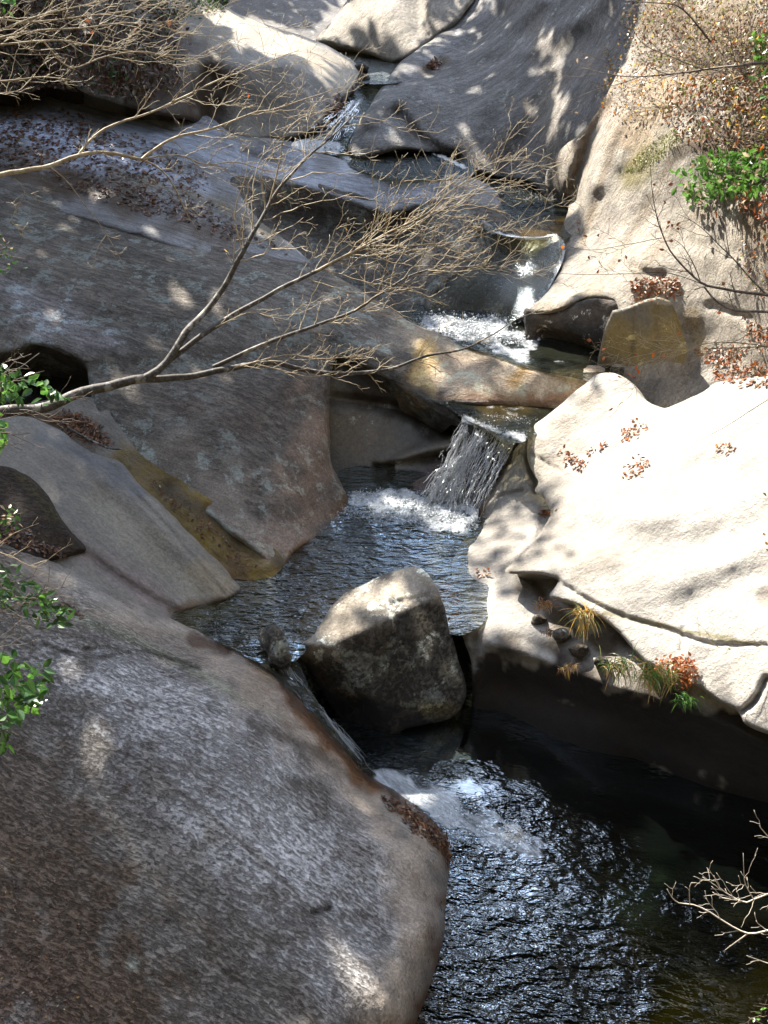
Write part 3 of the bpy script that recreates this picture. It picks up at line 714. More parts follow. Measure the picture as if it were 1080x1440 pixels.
patch('rock_slab', M['fore'], [(-330, 722), (0, 757), (37, 773), (89, 795), (148, 825), (207, 857), (252, 874), (281, 884), (333, 913), (366, 932), (398, 962), (438, 1003), (478, 1047), (515, 1090), (556, 1112), (606, 1138), (638, 1164), (650, 1196), (647, 1240),
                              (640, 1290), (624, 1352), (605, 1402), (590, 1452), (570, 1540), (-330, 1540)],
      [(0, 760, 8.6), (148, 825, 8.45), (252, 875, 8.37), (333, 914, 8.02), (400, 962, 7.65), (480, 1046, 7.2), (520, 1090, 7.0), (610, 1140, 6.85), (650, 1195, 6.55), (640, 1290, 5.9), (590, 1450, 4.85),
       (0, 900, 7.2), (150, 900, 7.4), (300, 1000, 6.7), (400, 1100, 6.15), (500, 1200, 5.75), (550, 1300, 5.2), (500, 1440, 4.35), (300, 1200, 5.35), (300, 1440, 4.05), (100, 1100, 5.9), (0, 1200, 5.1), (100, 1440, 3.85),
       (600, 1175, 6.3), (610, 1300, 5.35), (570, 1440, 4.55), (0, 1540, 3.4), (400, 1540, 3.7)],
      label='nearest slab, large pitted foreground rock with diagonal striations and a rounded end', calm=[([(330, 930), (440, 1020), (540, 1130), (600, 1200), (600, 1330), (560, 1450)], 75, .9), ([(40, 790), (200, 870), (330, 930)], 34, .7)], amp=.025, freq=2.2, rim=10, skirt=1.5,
      rims=[([(556, 1112), (638, 1164), (650, 1196), (640, 1290), (590, 1452)], 34)],
      relief=[([(385, 1030), (450, 1060), (520, 1110)], 7, .03), ([(120, 915), (200, 925), (260, 935)], 5, .04), ([(440, 1285), (462, 1278)], 6, .04), ([(275, 900), (305, 910), (320, 915)], 9, .06),
              ([(30, 930), (60, 925), (140, 912)], 4, .03), ([(530, 1120), (590, 1160), (640, 1210)], 10, .04), ([(0, 1000), (200, 1160), (420, 1380)], 50, .04), ([(80, 850), (110, 862)], 7, .06)],
      paint=[([(180, 960), (320, 1080), (430, 1200), (520, 1340)], 150, (2.1, 2.25, 2.55), 1.2), ([(-20, 1150), (80, 1290), (150, 1460)], 210, (.55, .42, .32), 1.4), ([(0, 1060), (60, 1120)], 90, (.6, .52, .46), .9),  # first stroke paints the pale blue sky sheen into the slab
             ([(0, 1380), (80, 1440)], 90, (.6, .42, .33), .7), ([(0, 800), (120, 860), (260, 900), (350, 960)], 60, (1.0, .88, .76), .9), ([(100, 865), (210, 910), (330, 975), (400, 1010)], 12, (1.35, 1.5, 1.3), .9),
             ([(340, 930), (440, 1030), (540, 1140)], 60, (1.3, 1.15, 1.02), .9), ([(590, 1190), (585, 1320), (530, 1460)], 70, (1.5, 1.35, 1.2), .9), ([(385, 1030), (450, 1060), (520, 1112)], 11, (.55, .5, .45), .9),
             ([(275, 900), (320, 914)], 13, (.35, .22, .14), 1.6), ([(60, 905), (130, 925), (200, 915), (280, 940)], 5, (.3, .27, .24), .9), ([(0, 985), (160, 1050), (300, 1150), (420, 1260)], 6, (.6, .55, .5), .7), ([(0, 870), (90, 890), (170, 915)], 6, (.5, .45, .4), .8), ([(60, 1180), (230, 1290), (380, 1420)], 7, (.55, .5, .45), .7), ([(440, 1285), (464, 1278)], 8, (.2, .18, .16), .9), ([(140, 1110), (190, 1200), (270, 1310)], 22, (1.5, 1.35, 1.15), .5),  # last stroke paints a warm streak of dappled sun
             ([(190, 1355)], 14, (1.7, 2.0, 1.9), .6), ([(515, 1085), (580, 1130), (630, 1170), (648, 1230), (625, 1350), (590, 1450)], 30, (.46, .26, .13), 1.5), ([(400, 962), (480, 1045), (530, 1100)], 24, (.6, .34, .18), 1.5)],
      wet=[([(515, 1088), (580, 1128), (640, 1170), (652, 1230), (628, 1352), (592, 1452)], 14, 1.0), ([(340, 915), (400, 962), (480, 1047), (515, 1088)], 14, .9)])
patch('bank', M['earth'], [(-330, -80), (330, -80), (318, 8), (300, 20), (285, 42), (262, 60), (238, 78), (226, 108), (200, 118), (160, 112), (120, 130), (70, 122), (20, 132), (-330, 110)],
      [(0, 0, 22), (0, 90, 19.2), (200, 0, 23), (200, 110, 19.5), (300, 0, 23.5), (240, 130, 19.2), (-90, 90, 19)],
      label='dark leaf covered bank in shade at the upper left', kind='structure', rim=0, amp=.25, freq=.9)


def stone(px, py, Yd, w, h, label, mat='boulder', tintc=(1, 1, 1), wetv=.5, sd=0, group=None):
    r = np.random.default_rng(sd + int(px * 7 + py)); n = 9; out = []
    for k in range(n):
        th = 2 * math.pi * k / n + r.normal() * .12
        q = r.uniform(.82, 1.12)
        out.append((px + math.cos(th) * w * q, py + math.sin(th) * h * q))
    dz = w * 9.0 / F * (Yd / 9)
    return patch('stone', M[mat], out, [(px - w * .5, py - h * .8, Yd + dz * .9), (px + w * .6, py - h * .7, Yd + dz), (px - w, py + h, Yd + dz * .3), (px + w, py + h, Yd + dz * .5), (px + r.uniform(-.2, .2) * w, py - h * .1, Yd)],
                 label=label, cat='stone', step=1.5, rim=max(2, w * .35), amp=.02 * w / 12, freq=7, jit=.6, skirt=w * .05, drop=.1, paint=[([(px, py)], w * 4, tintc, 1)],
                 wet=[([(px, py + h)], w * 1.2, wetv)], cast=False, group=group)


stone(506, 96, 22.0, 12, 8, 'dark flat stone at the lip of the tiny top pool', tintc=(.6, .5, .4))
stone(511, 110, 21.3, 9, 8, 'round dark brown stone blocking the top of the cascade', tintc=(.45, .33, .25))
stone(497, 124, 21.0, 11, 7, 'rusty wedge shaped stone under the round dark one in the cascade', tintc=(1.2, .7, .4))
stone(482, 140, 20.5, 14, 8, 'wet brown stone midway down the cascade on its left side', tintc=(.6, .45, .33))
stone(503, 152, 20.2, 8, 6, 'small wet stone in the white water on the right of the cascade', tintc=(.6, .5, .4))
stone(466, 160, 19.6, 14, 8, 'brown stone low on the left of the cascade above the froth', tintc=(.7, .5, .35))
stone(487, 180, 19.3, 9, 7, 'dark stone just above the froth at the foot of the cascade', tintc=(.5, .42, .35))
stone(788, 893, 7.98, 13, 9, 'pale lichened stone lodged in the dark notch', tintc=(2.2, 2.2, 2.2), wetv=0)
stone(757, 872, 8.3, 12, 8, 'brown stone high in the dark notch beside the dead fern', tintc=(.8, .6, .4), wetv=.2)
stone(815, 915, 7.75, 16, 9, 'grey brown stone in the middle of the dark notch', tintc=(.9, .75, .6), wetv=.2)
stone(845, 930, 7.5, 12, 8, 'small dark stone at the lower end of the notch', tintc=(.6, .5, .4), wetv=.2)
stone(632, 838, 8.95, 10, 7, 'flat brown stone between the boulder and the pale lobe', tintc=(1.0, .6, .35), wetv=.8)
stone(640, 882, 8.6, 9, 7, 'little wet stone low in the gap beside the boulder', tintc=(.8, .5, .35), wetv=.8)
# ------------------------------------------------------------------ water
def water_mat(name, murk=(0.02, 0.022, 0.016), tintc=(0.75, 0.72, 0.5), rip=9.0, aniso=(1, 1.7, 1), rot=0.0, strength=0.6, dist=0.03, clear=0.55,
              foam_scale=7.0, ior=1.6, rough=0.03, streak=None, fx=None):
    t = NT(name); co = t.wp
    v = t.mapping(t.mapping(co, (0, 0, math.radians(-rot))), (0, 0, 0), aniso)
    a = t.noise(v, rip, 3, 0.5, 0.6); b = t.noise(v, rip * 2.7, 3, 0.55, 0.4); c = t.noise(co, 1.6, 2, 0.5)
    h = t.math('ADD', t.math('ADD', t.math('MULTIPLY', a, 1.0), t.math('MULTIPLY', b, 0.42)), t.math('MULTIPLY', c, 1.2))
    nrm = t.bump(h, t.math('MULTIPLY', t.math('SUBTRACT', 1.0, t.attr('calm', 'Fac')), strength), dist)
    fr = t.n.new('ShaderNodeFresnel'); fr.inputs['IOR'].default_value = ior if fx is None else 1.34; t.l.new(nrm, fr.inputs['Normal'])
    tr = t.n.new('ShaderNodeBsdfTransparent'); tr.inputs[0].default_value = (*tintc, 1)
    df = t.n.new('ShaderNodeBsdfDiffuse'); t.put(df.inputs[0], t.mix(1.0, murk, t.attr('tint'), 'MULTIPLY'))
    body = t.n.new('ShaderNodeMixShader'); body.inputs[0].default_value = clear
    t.l.new(df.outputs[0], body.inputs[1]); t.l.new(tr.outputs[0], body.inputs[2])
    gl = t.n.new('ShaderNodeBsdfGlossy'); gl.inputs['Roughness'].default_value = rough; t.l.new(nrm, gl.inputs['Normal'])
    gl.inputs[0].default_value = (.80, .91, 1.0, 1)
    surf = t.n.new('ShaderNodeMixShader'); t.put(surf.inputs[0], fr.outputs[0] if fx is None else t.math('MULTIPLY', t.math('SUBTRACT', fr.outputs[0], fx[0]), fx[1], True)); t.l.new(body.outputs[0], surf.inputs[1]); t.l.new(gl.outputs[0], surf.inputs[2])
    w = t.attr('wet', 'Fac')
    fv = t.mapping(t.mapping(co, (streak or ((0, 0, 0), 0))[0]), (0, 0, 0), (streak or (0, (1, 1, 1)))[1])
    fn = t.noise(fv, foam_scale, 8, 0.72, 0.8)
    fm = t.math('SUBTRACT', t.math('ADD', w, t.math('MULTIPLY', fn, 1.3)), 1.13)
    fm = t.math('MULTIPLY', t.ramp(fm, (0.0, 0.0), (0.42, 1.0)), t.ramp(t.noise(fv, foam_scale * 5, 4, .7), (0.33, .45), (0.55, 1.0)))
    fo = t.n.new('ShaderNodeBsdfPrincipled'); fo.inputs['Base Color'].default_value = (0.78, 0.82, 0.86, 1); fo.inputs['Roughness'].default_value = 0.45
    f2 = t.noise(co, foam_scale * 4, 5, 0.7)
    t.l.new(t.bump(t.math('ADD', fn, t.math('MULTIPLY', f2, .5)), 1.0, 0.05), fo.inputs['Normal'])
    fin = t.n.new('ShaderNodeMixShader'); t.l.new(fm, fin.inputs[0]); t.l.new(surf.outputs[0], fin.inputs[1]); t.l.new(fo.outputs[0], fin.inputs[2])
    t.l.new(fin.outputs[0], t.out.inputs['Surface'])
    return t.m


def plane_z(z):
    def f(P):
        return rays(P[:, 0], P[:, 1])[:, 2] / (z - CAMZ)
    return f


W_POOL = water_mat('water_rippled', rip=6.0, aniso=(0.7, 1.5, 1), strength=1.0, dist=0.085, rough=.02, fx=(.033, 13.))
W_LOW = water_mat('water_low_pool', murk=(0.0035, 0.005, 0.004), tintc=(0.30, 0.30, 0.20), rip=5.0, aniso=(0.8, 1.6, 1), rot=-12, strength=1.0, dist=0.10, clear=0.45, foam_scale=5.0, fx=(.0222, 44.), streak=((0, 0, math.radians(47)), (.45, 2.2, 1)))
W_UP = water_mat('water_upper', rip=7, strength=1.0, dist=0.05, clear=0.4, fx=(.05, 1.1))
W_FALL = water_mat('water_fall', murk=(0.05, 0.03, 0.02), tintc=(0.95, 0.92, 0.88), rip=10, aniso=(1.6, 1.6, .35), strength=0.9, dist=0.05, clear=0.9, foam_scale=7,
                   streak=((0, 0, 0), (3.2, 3.2, 0.55)), ior=1.4, rough=0.1)
W_SLIDE = water_mat('water_slide', murk=(0.05, 0.05, 0.05), rip=22, aniso=(1.4, .6, 1), strength=0.6, dist=0.02, clear=0.85, foam_scale=9, streak=((0, 0, 0), (2.0, 0.7, 1)), rough=0.20, fx=(.02, 2.6))
W_CHUTE = water_mat('water_chute', murk=(0.03, 0.028, 0.022), rip=9, aniso=(.5, 1.8, 1), rot=-38, strength=0.9, dist=0.05, clear=0.5, foam_scale=7,
                    streak=((0, 0, math.radians(38)), (0.5, 2.8, 2)), fx=(.02, 9), rough=0.05)


def water(name, mat, outline, z=None, ctrl=None, foam=(), label=None, paint=(), step=4, relief=(), amp=0.0, foam_amp=None, **k):
    o = patch(name, mat, outline, ctrl=ctrl, fn=plane_z(z) if z is not None else None, wet=foam, paint=paint, step=step, rim=0, amp=amp, jit=0,
              solid=False, relief=relief, cast=False, foam_amp=.05 if foam_amp is None else foam_amp, **k)
    return tag(o, label, kind='structure')


water('pool_water', W_UP, [(470, 60), (520, 68), (575, 75), (575, 110), (540, 118), (500, 112)], z=4.02, foam=[([(505, 70), (550, 85)], 3, 1)], label='tiny sunlit pool at the foot of the cream boulder')
water('cascade_water', W_UP, [(505, 108), (548, 104), (524, 148), (500, 180), (486, 206), (478, 218), (410, 214), (412, 200), (440, 192), (466, 172), (486, 145)],
      ctrl=[(520, 110, 21.5), (490, 160, 19.85), (450, 205, 18.6), (530, 108, 21.4), (478, 216, 18.3), (415, 205, 18.5)], amp=.06,
      foam=[([(505, 140), (480, 175), (455, 195)], 12, .6), ([(415, 205), (470, 208)], 13, 1.3), ([(500, 112), (505, 125)], 5, .9)], label='white water tumbling over stones down to the upper pool')
water('pool_water', W_UP, [(470, 214), (500, 205), (560, 200), (640, 210), (670, 240), (650, 250), (560, 252), (500, 238)], z=3.2,
      foam=[([(470, 212), (490, 222)], 10, .9), ([(598, 212), (625, 222), (655, 236)], 4, 1.0)], label='calm upper pool on the blue grey bench')
water('pool_water', W_UP, [(640, 240), (700, 235), (800, 235), (830, 300), (800, 334), (781, 331), (755, 335), (720, 333), (692, 326), (660, 310)], z=2.9,
      foam=[([(700, 262), (745, 268)], 14, .3), ([(760, 278), (795, 284)], 6, .4), ([(694, 326), (722, 333), (756, 336), (782, 331)], 3.5, 1.1)],  # first two strokes use foam as sun sparkle
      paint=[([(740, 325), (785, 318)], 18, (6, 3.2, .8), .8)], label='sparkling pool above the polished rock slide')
water('slide_water', W_SLIDE, [(682, 316), (700, 326), (722, 333), (755, 335), (781, 330), (793, 340), (793, 362), (775, 400), (747, 440), (700, 456), (662, 460), (615, 448), (604, 425), (628, 396), (658, 372), (682, 345)],
      ctrl=[(688, 320, 15.1), (781, 331, 14.72), (791, 361, 14.22), (745, 437, 13.4), (700, 450, 13.65), (607, 430, 14.0), (720, 390, 14.3), (680, 400, 14.2), (740, 345, 14.8)],
      foam=[([(792, 342), (792, 362), (774, 400), (746, 438)], 4, 1.1),  ([(692, 328), (755, 335), (782, 331)], 3, 1.2)],
      paint=[([(740, 380)], 80, (3, 3.2, 3.6), 1)], label='thin sheet of water sliding down the polished rock')  # pale blue tint puts a sheen into the water colour
water('pool_water', W_UP, [(555, 438), (600, 425), (690, 420), (745, 430), (770, 470), (870, 480), (870, 540), (800, 530), (759, 522), (729, 514), (699, 502), (662, 490), (618, 474), (588, 461)],
      z=2.1, foam=[([(600, 452), (650, 462), (700, 452), (738, 440)], 26, .8), ([(640, 470), (720, 470), (745, 480)], 20, .72), ([(700, 490), (735, 500)], 16, .7), ([(780, 508), (820, 512)], 5, .5)],
      label='small foaming pool above the pale rock sill')
water('pool_water', W_UP, [(600, 556), (780, 540), (790, 600), (752, 612), (735, 622), (712, 622), (690, 606), (652, 588), (628, 572)], z=1.73,
      foam=[([(655, 588), (690, 603), (735, 615)], 12, .7), ([(700, 585), (740, 592)], 16, .42), ([(640, 572), (760, 574)], 3, .5)],
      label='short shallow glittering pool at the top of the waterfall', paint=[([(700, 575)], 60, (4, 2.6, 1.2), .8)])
water('waterfall', W_FALL, [(650, 586), (672, 594), (692, 604), (713, 617), (742, 600), (740, 614), (716, 646), (694, 680), (676, 706), (668, 742), (640, 748), (596, 742), (575, 715), (600, 690), (625, 668), (646, 640), (652, 612)],
      ctrl=[(650, 588, 11.3), (716, 612, 11.15), (655, 640, 11.1), (690, 660, 10.95), (600, 700, 10.9), (665, 742, 10.35), (740, 602, 11.2), (600, 735, 10.75), (635, 680, 10.95)], amp=.03,
      foam=[([(650, 590), (690, 605), (715, 620), (738, 606)], 9, 1.15), ([(655, 610), (645, 650), (612, 690)], 22, .75), ([(640, 665), (610, 695)], 20, .95), ([(665, 680), (655, 705), (640, 730)], 24, .6),
            ([(690, 630), (680, 680)], 24, .45), ([(590, 715), (660, 725)], 22, 1.0)], label='small waterfall dropping between dark rocks into the middle pool', step=3)
water('pool_water', W_POOL, [(225, 850), (330, 800), (400, 760), (470, 690), (480, 660), (600, 650), (690, 690), (700, 760), (690, 860), (650, 893), (600, 880), (560, 870), (500, 880), (440, 905), (424, 922), (408, 932), (376, 934), (350, 926), (326, 912), (280, 890)],
      z=0.9, foam=[([(500, 700), (560, 702), (640, 712)], 24, .8), ([(540, 715), (650, 745)], 34, .62), ([(480, 712), (470, 735)], 10, .5), ([(635, 740), (660, 735)], 16, .7),
                   ([(350, 905), (380, 912)], 12, .35), ([(400, 905), (430, 912)], 8, .3)],
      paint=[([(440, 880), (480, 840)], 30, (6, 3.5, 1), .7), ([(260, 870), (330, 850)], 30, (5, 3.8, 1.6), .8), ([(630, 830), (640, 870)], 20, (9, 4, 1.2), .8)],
      label='rippled middle pool reflecting the sky behind the big boulder')
water('rapid_water', W_CHUTE, [(325, 908), (350, 918), (380, 926), (414, 922), (426, 945), (440, 975), (455, 1002), (474, 1030), (500, 1062), (530, 1090), (516, 1090), (480, 1054), (438, 1012), (398, 972), (366, 942), (340, 925)],
      ctrl=[(340, 912, 8.1), (425, 922, 7.98), (445, 975, 7.68), (402, 958, 7.74), (470, 1022, 7.42), (525, 1080, 7.22), (600, 1108, 7.25), (500, 1020, 7.48)], amp=.012,
      foam=[([(350, 918), (400, 950), (440, 990)], 18, .5), ([(440, 985), (480, 1035), (515, 1075)], 9, .42)],
      label='narrow run of fast water spilling between the foreground slab and the boulder', paint=[([(400, 950)], 60, (1.5, 1.3, 1.1), 1)])
water('pool_water', W_LOW, [(430, 980), (700, 940), (1560, 1000), (1560, 1600), (520, 1600), (540, 1300), (500, 1100)], z=0.0,
      foam=[([(545, 1100), (600, 1128), (640, 1150)], 26, .8), ([(600, 1125), (690, 1165), (750, 1188)], 36, .66), ([(650, 1160), (700, 1200)], 56, .46), ([(660, 1200), (770, 1190)], 36, .42)],
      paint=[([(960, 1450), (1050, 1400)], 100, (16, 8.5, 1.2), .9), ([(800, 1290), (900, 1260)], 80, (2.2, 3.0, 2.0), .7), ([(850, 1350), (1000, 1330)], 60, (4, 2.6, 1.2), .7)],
      label='deep dark lower pool beneath the overhanging rock', step=3, foam_amp=.012,
      calm=[([(640, 1040), (800, 1090), (1180, 1180)], 130, .97), ([(900, 1150), (1180, 1300)], 150, .92), ([(780, 1200), (900, 1300), (1040, 1400)], 130, .75), ([(950, 1400), (1180, 1450)], 120, .8)])

# falling strands, spray and froth
SPRV, SPRF = [], []
wr = np.random.default_rng(5)


def drop(V, Fc, c, r):
    b = len(V)
    for d in ((1, 0, 0), (-1, 0, 0), (0, 1, 0), (0, -1, 0), (0, 0, 1), (0, 0, -1)):
        V.append(c + np.array(d) * r * wr.uniform(.7, 1.3))
    for f in ((0, 2, 4), (2, 1, 4), (1, 3, 4), (3, 0, 4), (2, 0, 5), (1, 2, 5), (3, 1, 5), (0, 3, 5)):
        Fc.append(tuple(b + i for i in f))


def strand(V, Fc, pts, r):
    pts = np.array(pts); n = len(pts); b = len(V)
    for i, p in enumerate(pts):
        d = pts[min(i + 1, n - 1)] - pts[max(i - 1, 0)]
        a = np.cross(d, [0.0, 1, .2]); a /= np.linalg.norm(a) + 1e-9; q = np.cross(a, d); q /= np.linalg.norm(q) + 1e-9
        rr = r * (.35 + .65 * math.sin(math.pi * (i + .5) / n)) * wr.uniform(.7, 1.3)
        for k in range(4):
            th = k * math.pi / 2
            V.append(p + (a * math.cos(th) + q * math.sin(th)) * rr)
    for i in range(n - 1):
        for k in range(4):
            k2 = (k + 1) % 4
            Fc.append((b + i * 4 + k, b + i * 4 + k2, b + i * 4 + 4 + k2, b + i * 4 + 4 + k))


FOAM = NT('froth')
FOAM.bsdf.inputs['Base Color'].default_value = (.80, .84, .88, 1); FOAM.bsdf.inputs['Roughness'].default_value = .15
FOAM.bsdf.inputs['Transmission Weight'].default_value = .45; FOAM.bsdf.inputs['IOR'].default_value = 1.33


def falls(label, tops, bots, n, r=.006, arc=.12, splash=.12, drops=1, spread=.02, part=(.0, 1.0)):
    """tops/bots: polylines of (px, py, Y) matched end to end"""
    T = np.array([at(*p) for p in tops]); B = np.array([at(*p) for p in bots]); V, Fc = [], []

    def along(A, u):
        x = u * (len(A) - 1); i = min(int(x), len(A) - 2); return A[i] + (A[i + 1] - A[i]) * (x - i)
    cl = wr.random(max(4, n // 28))
    for k in range(n):
        u = cl[wr.integers(len(cl))] + wr.normal() * .035; u = min(.999, max(0, u)); a = along(T, u); b = along(B, min(.999, max(0, u * .9 + .05 + wr.normal() * .09)))
        s0 = wr.random() ** 1.3 * .75 + part[0]; s1 = min(1, s0 + wr.uniform(.06, .32))
        pts = []
        wob_ = wr.normal(size=3) * spread
        for j in range(6):
            s_ = s0 + (s1 - s0) * j / 5
            p = a + (b - a) * s_
            p[2] += arc * (s_ - s_ * s_) * 1.6; p = p + wob_ * (s_ + .2) + wr.normal(size=3) * .007
            p[1] -= .03 + .05 * s_
            pts.append(p)
        strand(V, Fc, pts, r * wr.uniform(.4, 1.3))
        for _ in range(drops):
            s_ = wr.random() ** .6; p = a + (b - a) * s_; p[2] += arc * (s_ - s_ * s_) * 1.6
            drop(V, Fc, p + wr.normal(size=3) * (spread * 1.4 + splash * max(0, s_ - .7)) + np.array([0, -.07, 0]), r * wr.uniform(.4, 1.1))
    base = T.mean(0)
    tag(link('spray', new_mesh('spray', np.array(V) - base, Fc), FOAM.m, None, tuple(base)), label, kind='stuff')


def froth(label, strokes, z, n, r=.010, h=.03):
    V, Fc = [], []
    for pts, w, fr in strokes:
        LL = smooth_line(pts, False, 4)
        for _ in range(int(n * fr)):
            q = LL[wr.integers(len(LL))] + wr.normal(size=2) * np.array([w, w * .45]) * .55
            p = atz(q[0], q[1], z); p[2] += abs(wr.normal()) * h * .5
            drop(V, Fc, p, r * wr.uniform(.25, 1.2) * abs(wr.normal() * .5 + .8))
    base = np.array(V).mean(0)
    tag(link('froth', new_mesh('froth', np.array(V) - base, Fc), FOAM.m, None, tuple(base)), label, kind='stuff')


falls('glittering strands of water breaking over the main fall', [(652, 590, 11.2), (676, 600, 11.17), (700, 610, 11.12), (728, 612, 11.1)], [(600, 700, 10.85), (625, 700, 10.8), (648, 712, 10.6), (664, 735, 10.35)], 560, r=.0032, spread=.045)
falls('white broken water on the left of the main fall', [(655, 630, 11.1), (650, 650, 11.05), (648, 665, 11.0)], [(590, 708, 10.85), (615, 710, 10.8), (640, 722, 10.6)], 900, r=.005, arc=.05, spread=.06)
falls('white water rushing down the small upper cascade', [(508, 140, 20.5), (500, 143, 20.5), (492, 146, 20.4)], [(475, 205, 18.5), (455, 203, 18.6), (435, 202, 18.8)], 260, r=.007, arc=.02, spread=.12)
falls('bright edge of water running down the right side of the rock slide', [(786, 336, 14.7), (793, 350, 14.5)], [(742, 438, 13.3), (748, 440, 13.3)], 220, r=.005, arc=-.30, spread=.02)
falls('streaks of fast water in the narrow run beside the foreground slab', [(355, 918, 8.0), (372, 925, 7.95), (405, 930, 7.9)], [(500, 1070, 7.25), (515, 1076, 7.25), (525, 1080, 7.25)], 420, r=.0026, arc=.0, spread=.02, drops=0)
0 and falls('short spill of water past the small stone', [(410, 915, 8.0), (420, 918, 8.0)], [(438, 960, 7.75), (445, 965, 7.75)], 160, r=.003, arc=.02, spread=.015, drops=0)
froth('froth where the waterfall meets the middle pool', [([(500, 700), (560, 703), (640, 716)], 22, .5), ([(590, 715), (655, 735)], 22, .3), ([(480, 722), (600, 730)], 18, .2)], .9, 2600, .010, .03)
froth('froth boiling across the pool above the sill', [([(600, 452), (650, 460), (700, 452), (736, 442)], 24, .6), ([(640, 470), (735, 480)], 20, .4)], 2.1, 2600, .013, .06)
froth('froth spreading into the dark lower pool', [([(548, 1102), (600, 1128), (650, 1155)], 22, .55), ([(600, 1130), (680, 1165), (740, 1185)], 34, .3), ([(660, 1170), (720, 1215)], 40, .15)], 0.0, 2400, .0035, .008)
froth('froth at the foot of the upper cascade', [([(415, 205), (478, 209)], 14, 1)], 3.3, 700, .02, .06)
froth('bright specks added as sun sparkle on the pool above the rock slide', [([(700, 262), (750, 275), (790, 284)], 20, 1)], 2.91, 500, .006, .01)  # white drops stand in for sun glints on the water
froth('white specks added as sun sparkle at the waterfall lip', [([(655, 588), (690, 602), (735, 612)], 9, .7), ([(690, 585), (745, 592)], 12, .3)], 1.74, 700, .006, .01)  # drops stand in for sunlight glittering along the lip

# ------------------------------------------------------------------ woodland canopy over the gorge (out of the picture) that shades the left bank
_gv = np.stack([X.ravel(), Y.ravel(), Z.ravel()], -1)
_off = sum(len(v) for v in ALLV)
bvh = BVHTree.FromPolygons([Vector(v) for v in np.concatenate(ALLV + [_gv])], ALLF + (qd + _off).tolist())


def poly_in(px, py, poly):
    return bool(inside(np.array([[px, py]], float), np.array(poly, float))[0])


LIT = [  # (polygon, how much of it stays in shade)
    ([(270, 0), (400, 30), (450, 40), (480, -90), (640, -90), (600, 0), (585, 100), (560, 115), (515, 130), (480, 145), (430, 105), (330, 80)], .0),
    ([(600, -80), (640, 0), (590, 60), (585, 90), (640, 60), (700, 0), (720, -80)], .5),
    ([(930, -80), (870, 110), (830, 190), (800, 260), (792, 340), (770, 400), (745, 440), (800, 440), (870, 420), (850, 520), (740, 590), (690, 660), (660, 700), (640, 780), (640, 900), (800, 985), (1250, 1150), (1250, -80)], .03),
    ([(755, 50), (815, 30), (800, 120), (800, 200), (780, 215), (765, 150)], .35),
    ([(640, 180), (690, 190), (680, 240), (635, 235)], .4),
    ([(700, 240), (800, 250), (795, 300), (770, 330), (780, 400), (735, 400), (730, 330), (690, 300)], .15),
    ([(635, 560), (760, 560), (740, 620), (665, 740), (610, 760), (640, 690), (660, 640), (640, 590)], .05),
    ([(560, 470), (700, 495), (850, 520), (840, 560), (600, 565), (560, 540)], .7),
    ([(500, 810), (590, 795), (620, 835), (500, 880), (430, 905)], .35),
    ([(640, 740), (700, 690), (770, 690), (830, 790), (700, 870), (640, 850)], .5),
    ([(420, 195), (520, 130), (530, 160), (500, 220), (440, 225)], .5),
    ([(900, 1380), (1200, 1330), (1200, 1500), (860, 1500)], .4),
]
leafv, leaff = [], []


def shade_at(px, py):
    s = 0.97 if px < 900 or py > 1040 + (px - 900) * .3 else 0.2
    if px > 1090 and py < 1000: s = 0.0
    for poly, v in LIT:
        if poly_in(px, py, poly): s = v
    return s


ex = np.cross(SUN, [0, 0, 1]); ex /= np.linalg.norm(ex); ey = np.cross(ex, SUN)
crng = np.random.default_rng(3)
step_c = 0.30
O0 = np.array([0, 12, 2.0])
Pd = []
for a_ in np.arange(-13, 9, step_c):
    for b_ in np.arange(-13, 12, step_c):
        q = O0 + ex * a_ + ey * b_
        far = q + SUN * 60
        hit = bvh.ray_cast(Vector(far), Vector(-SUN))
        if hit[0] is None: continue
        p = np.array(hit[0])
        if p[1] < 1: continue
        px, py = project(p)
        if px < -420 or py > 1800 or py < -200: continue
        s = shade_at(px, py)
        # soft dapples: clumpy gaps
        g = fbm(np.array([[a_ * 0.9, b_ * 0.9, 3.3]]), 2, 61)[0]
        if s < .1: continue
        if s > .9 and g > 1.1 and (py < 650 or (120 < px < 300 and 1100 < py < 1350)): s = 0.6
        if crng.random() > (min(1, s * 1.9) if s < .9 else s): continue
        part = s < .9
        for k_ in range(5 if part else 4):
            zt = crng.uniform(10.5, 15.5)
            L_ = (zt - p[2]) / SUN[2]
            c = p + SUN * L_ + ex * crng.normal(0, .12) + ey * crng.normal(0, .12)
            u = crng.normal(size=3); u -= SUN * (u @ SUN) * .8; u /= np.linalg.norm(u)
            w_ = np.cross(u, SUN + crng.normal(size=3) * .35); w_ /= np.linalg.norm(w_)
            sz = crng.uniform(.05, .10) if part else crng.uniform(.15, .24)
            n0 = len(leafv)
            for (A_, B_) in ((-1.5, 0), (-.5, -.7), (.7, -.6), (1.5, 0), (.6, .6), (-.6, .7)):
                leafv.append(c + u * A_ * sz + w_ * B_ * sz)
            leaff.append(tuple(range(n0, n0 + 6)))


def leaf_mat(name, c1, c2, trans=0.5, scale=9, rough=.5):
    t = NT(name)
    n = t.noise(t.wp, scale, 3, .7)
    col = t.ramp(n, (0.35, c1), (0.65, c2))
    t.put(t.bsdf.inputs['Base Color'], col); t.bsdf.inputs['Roughness'].default_value = rough
    tl = t.n.new('ShaderNodeBsdfTranslucent'); t.l.new(col, tl.inputs[0])
    mx = t.n.new('ShaderNodeMixShader'); mx.inputs[0].default_value = trans
    t.l.new(t.bsdf.outputs[0], mx.inputs[1]); t.l.new(tl.outputs[0], mx.inputs[2]); t.l.new(mx.outputs[0], t.out.inputs['Surface'])
    return t.m


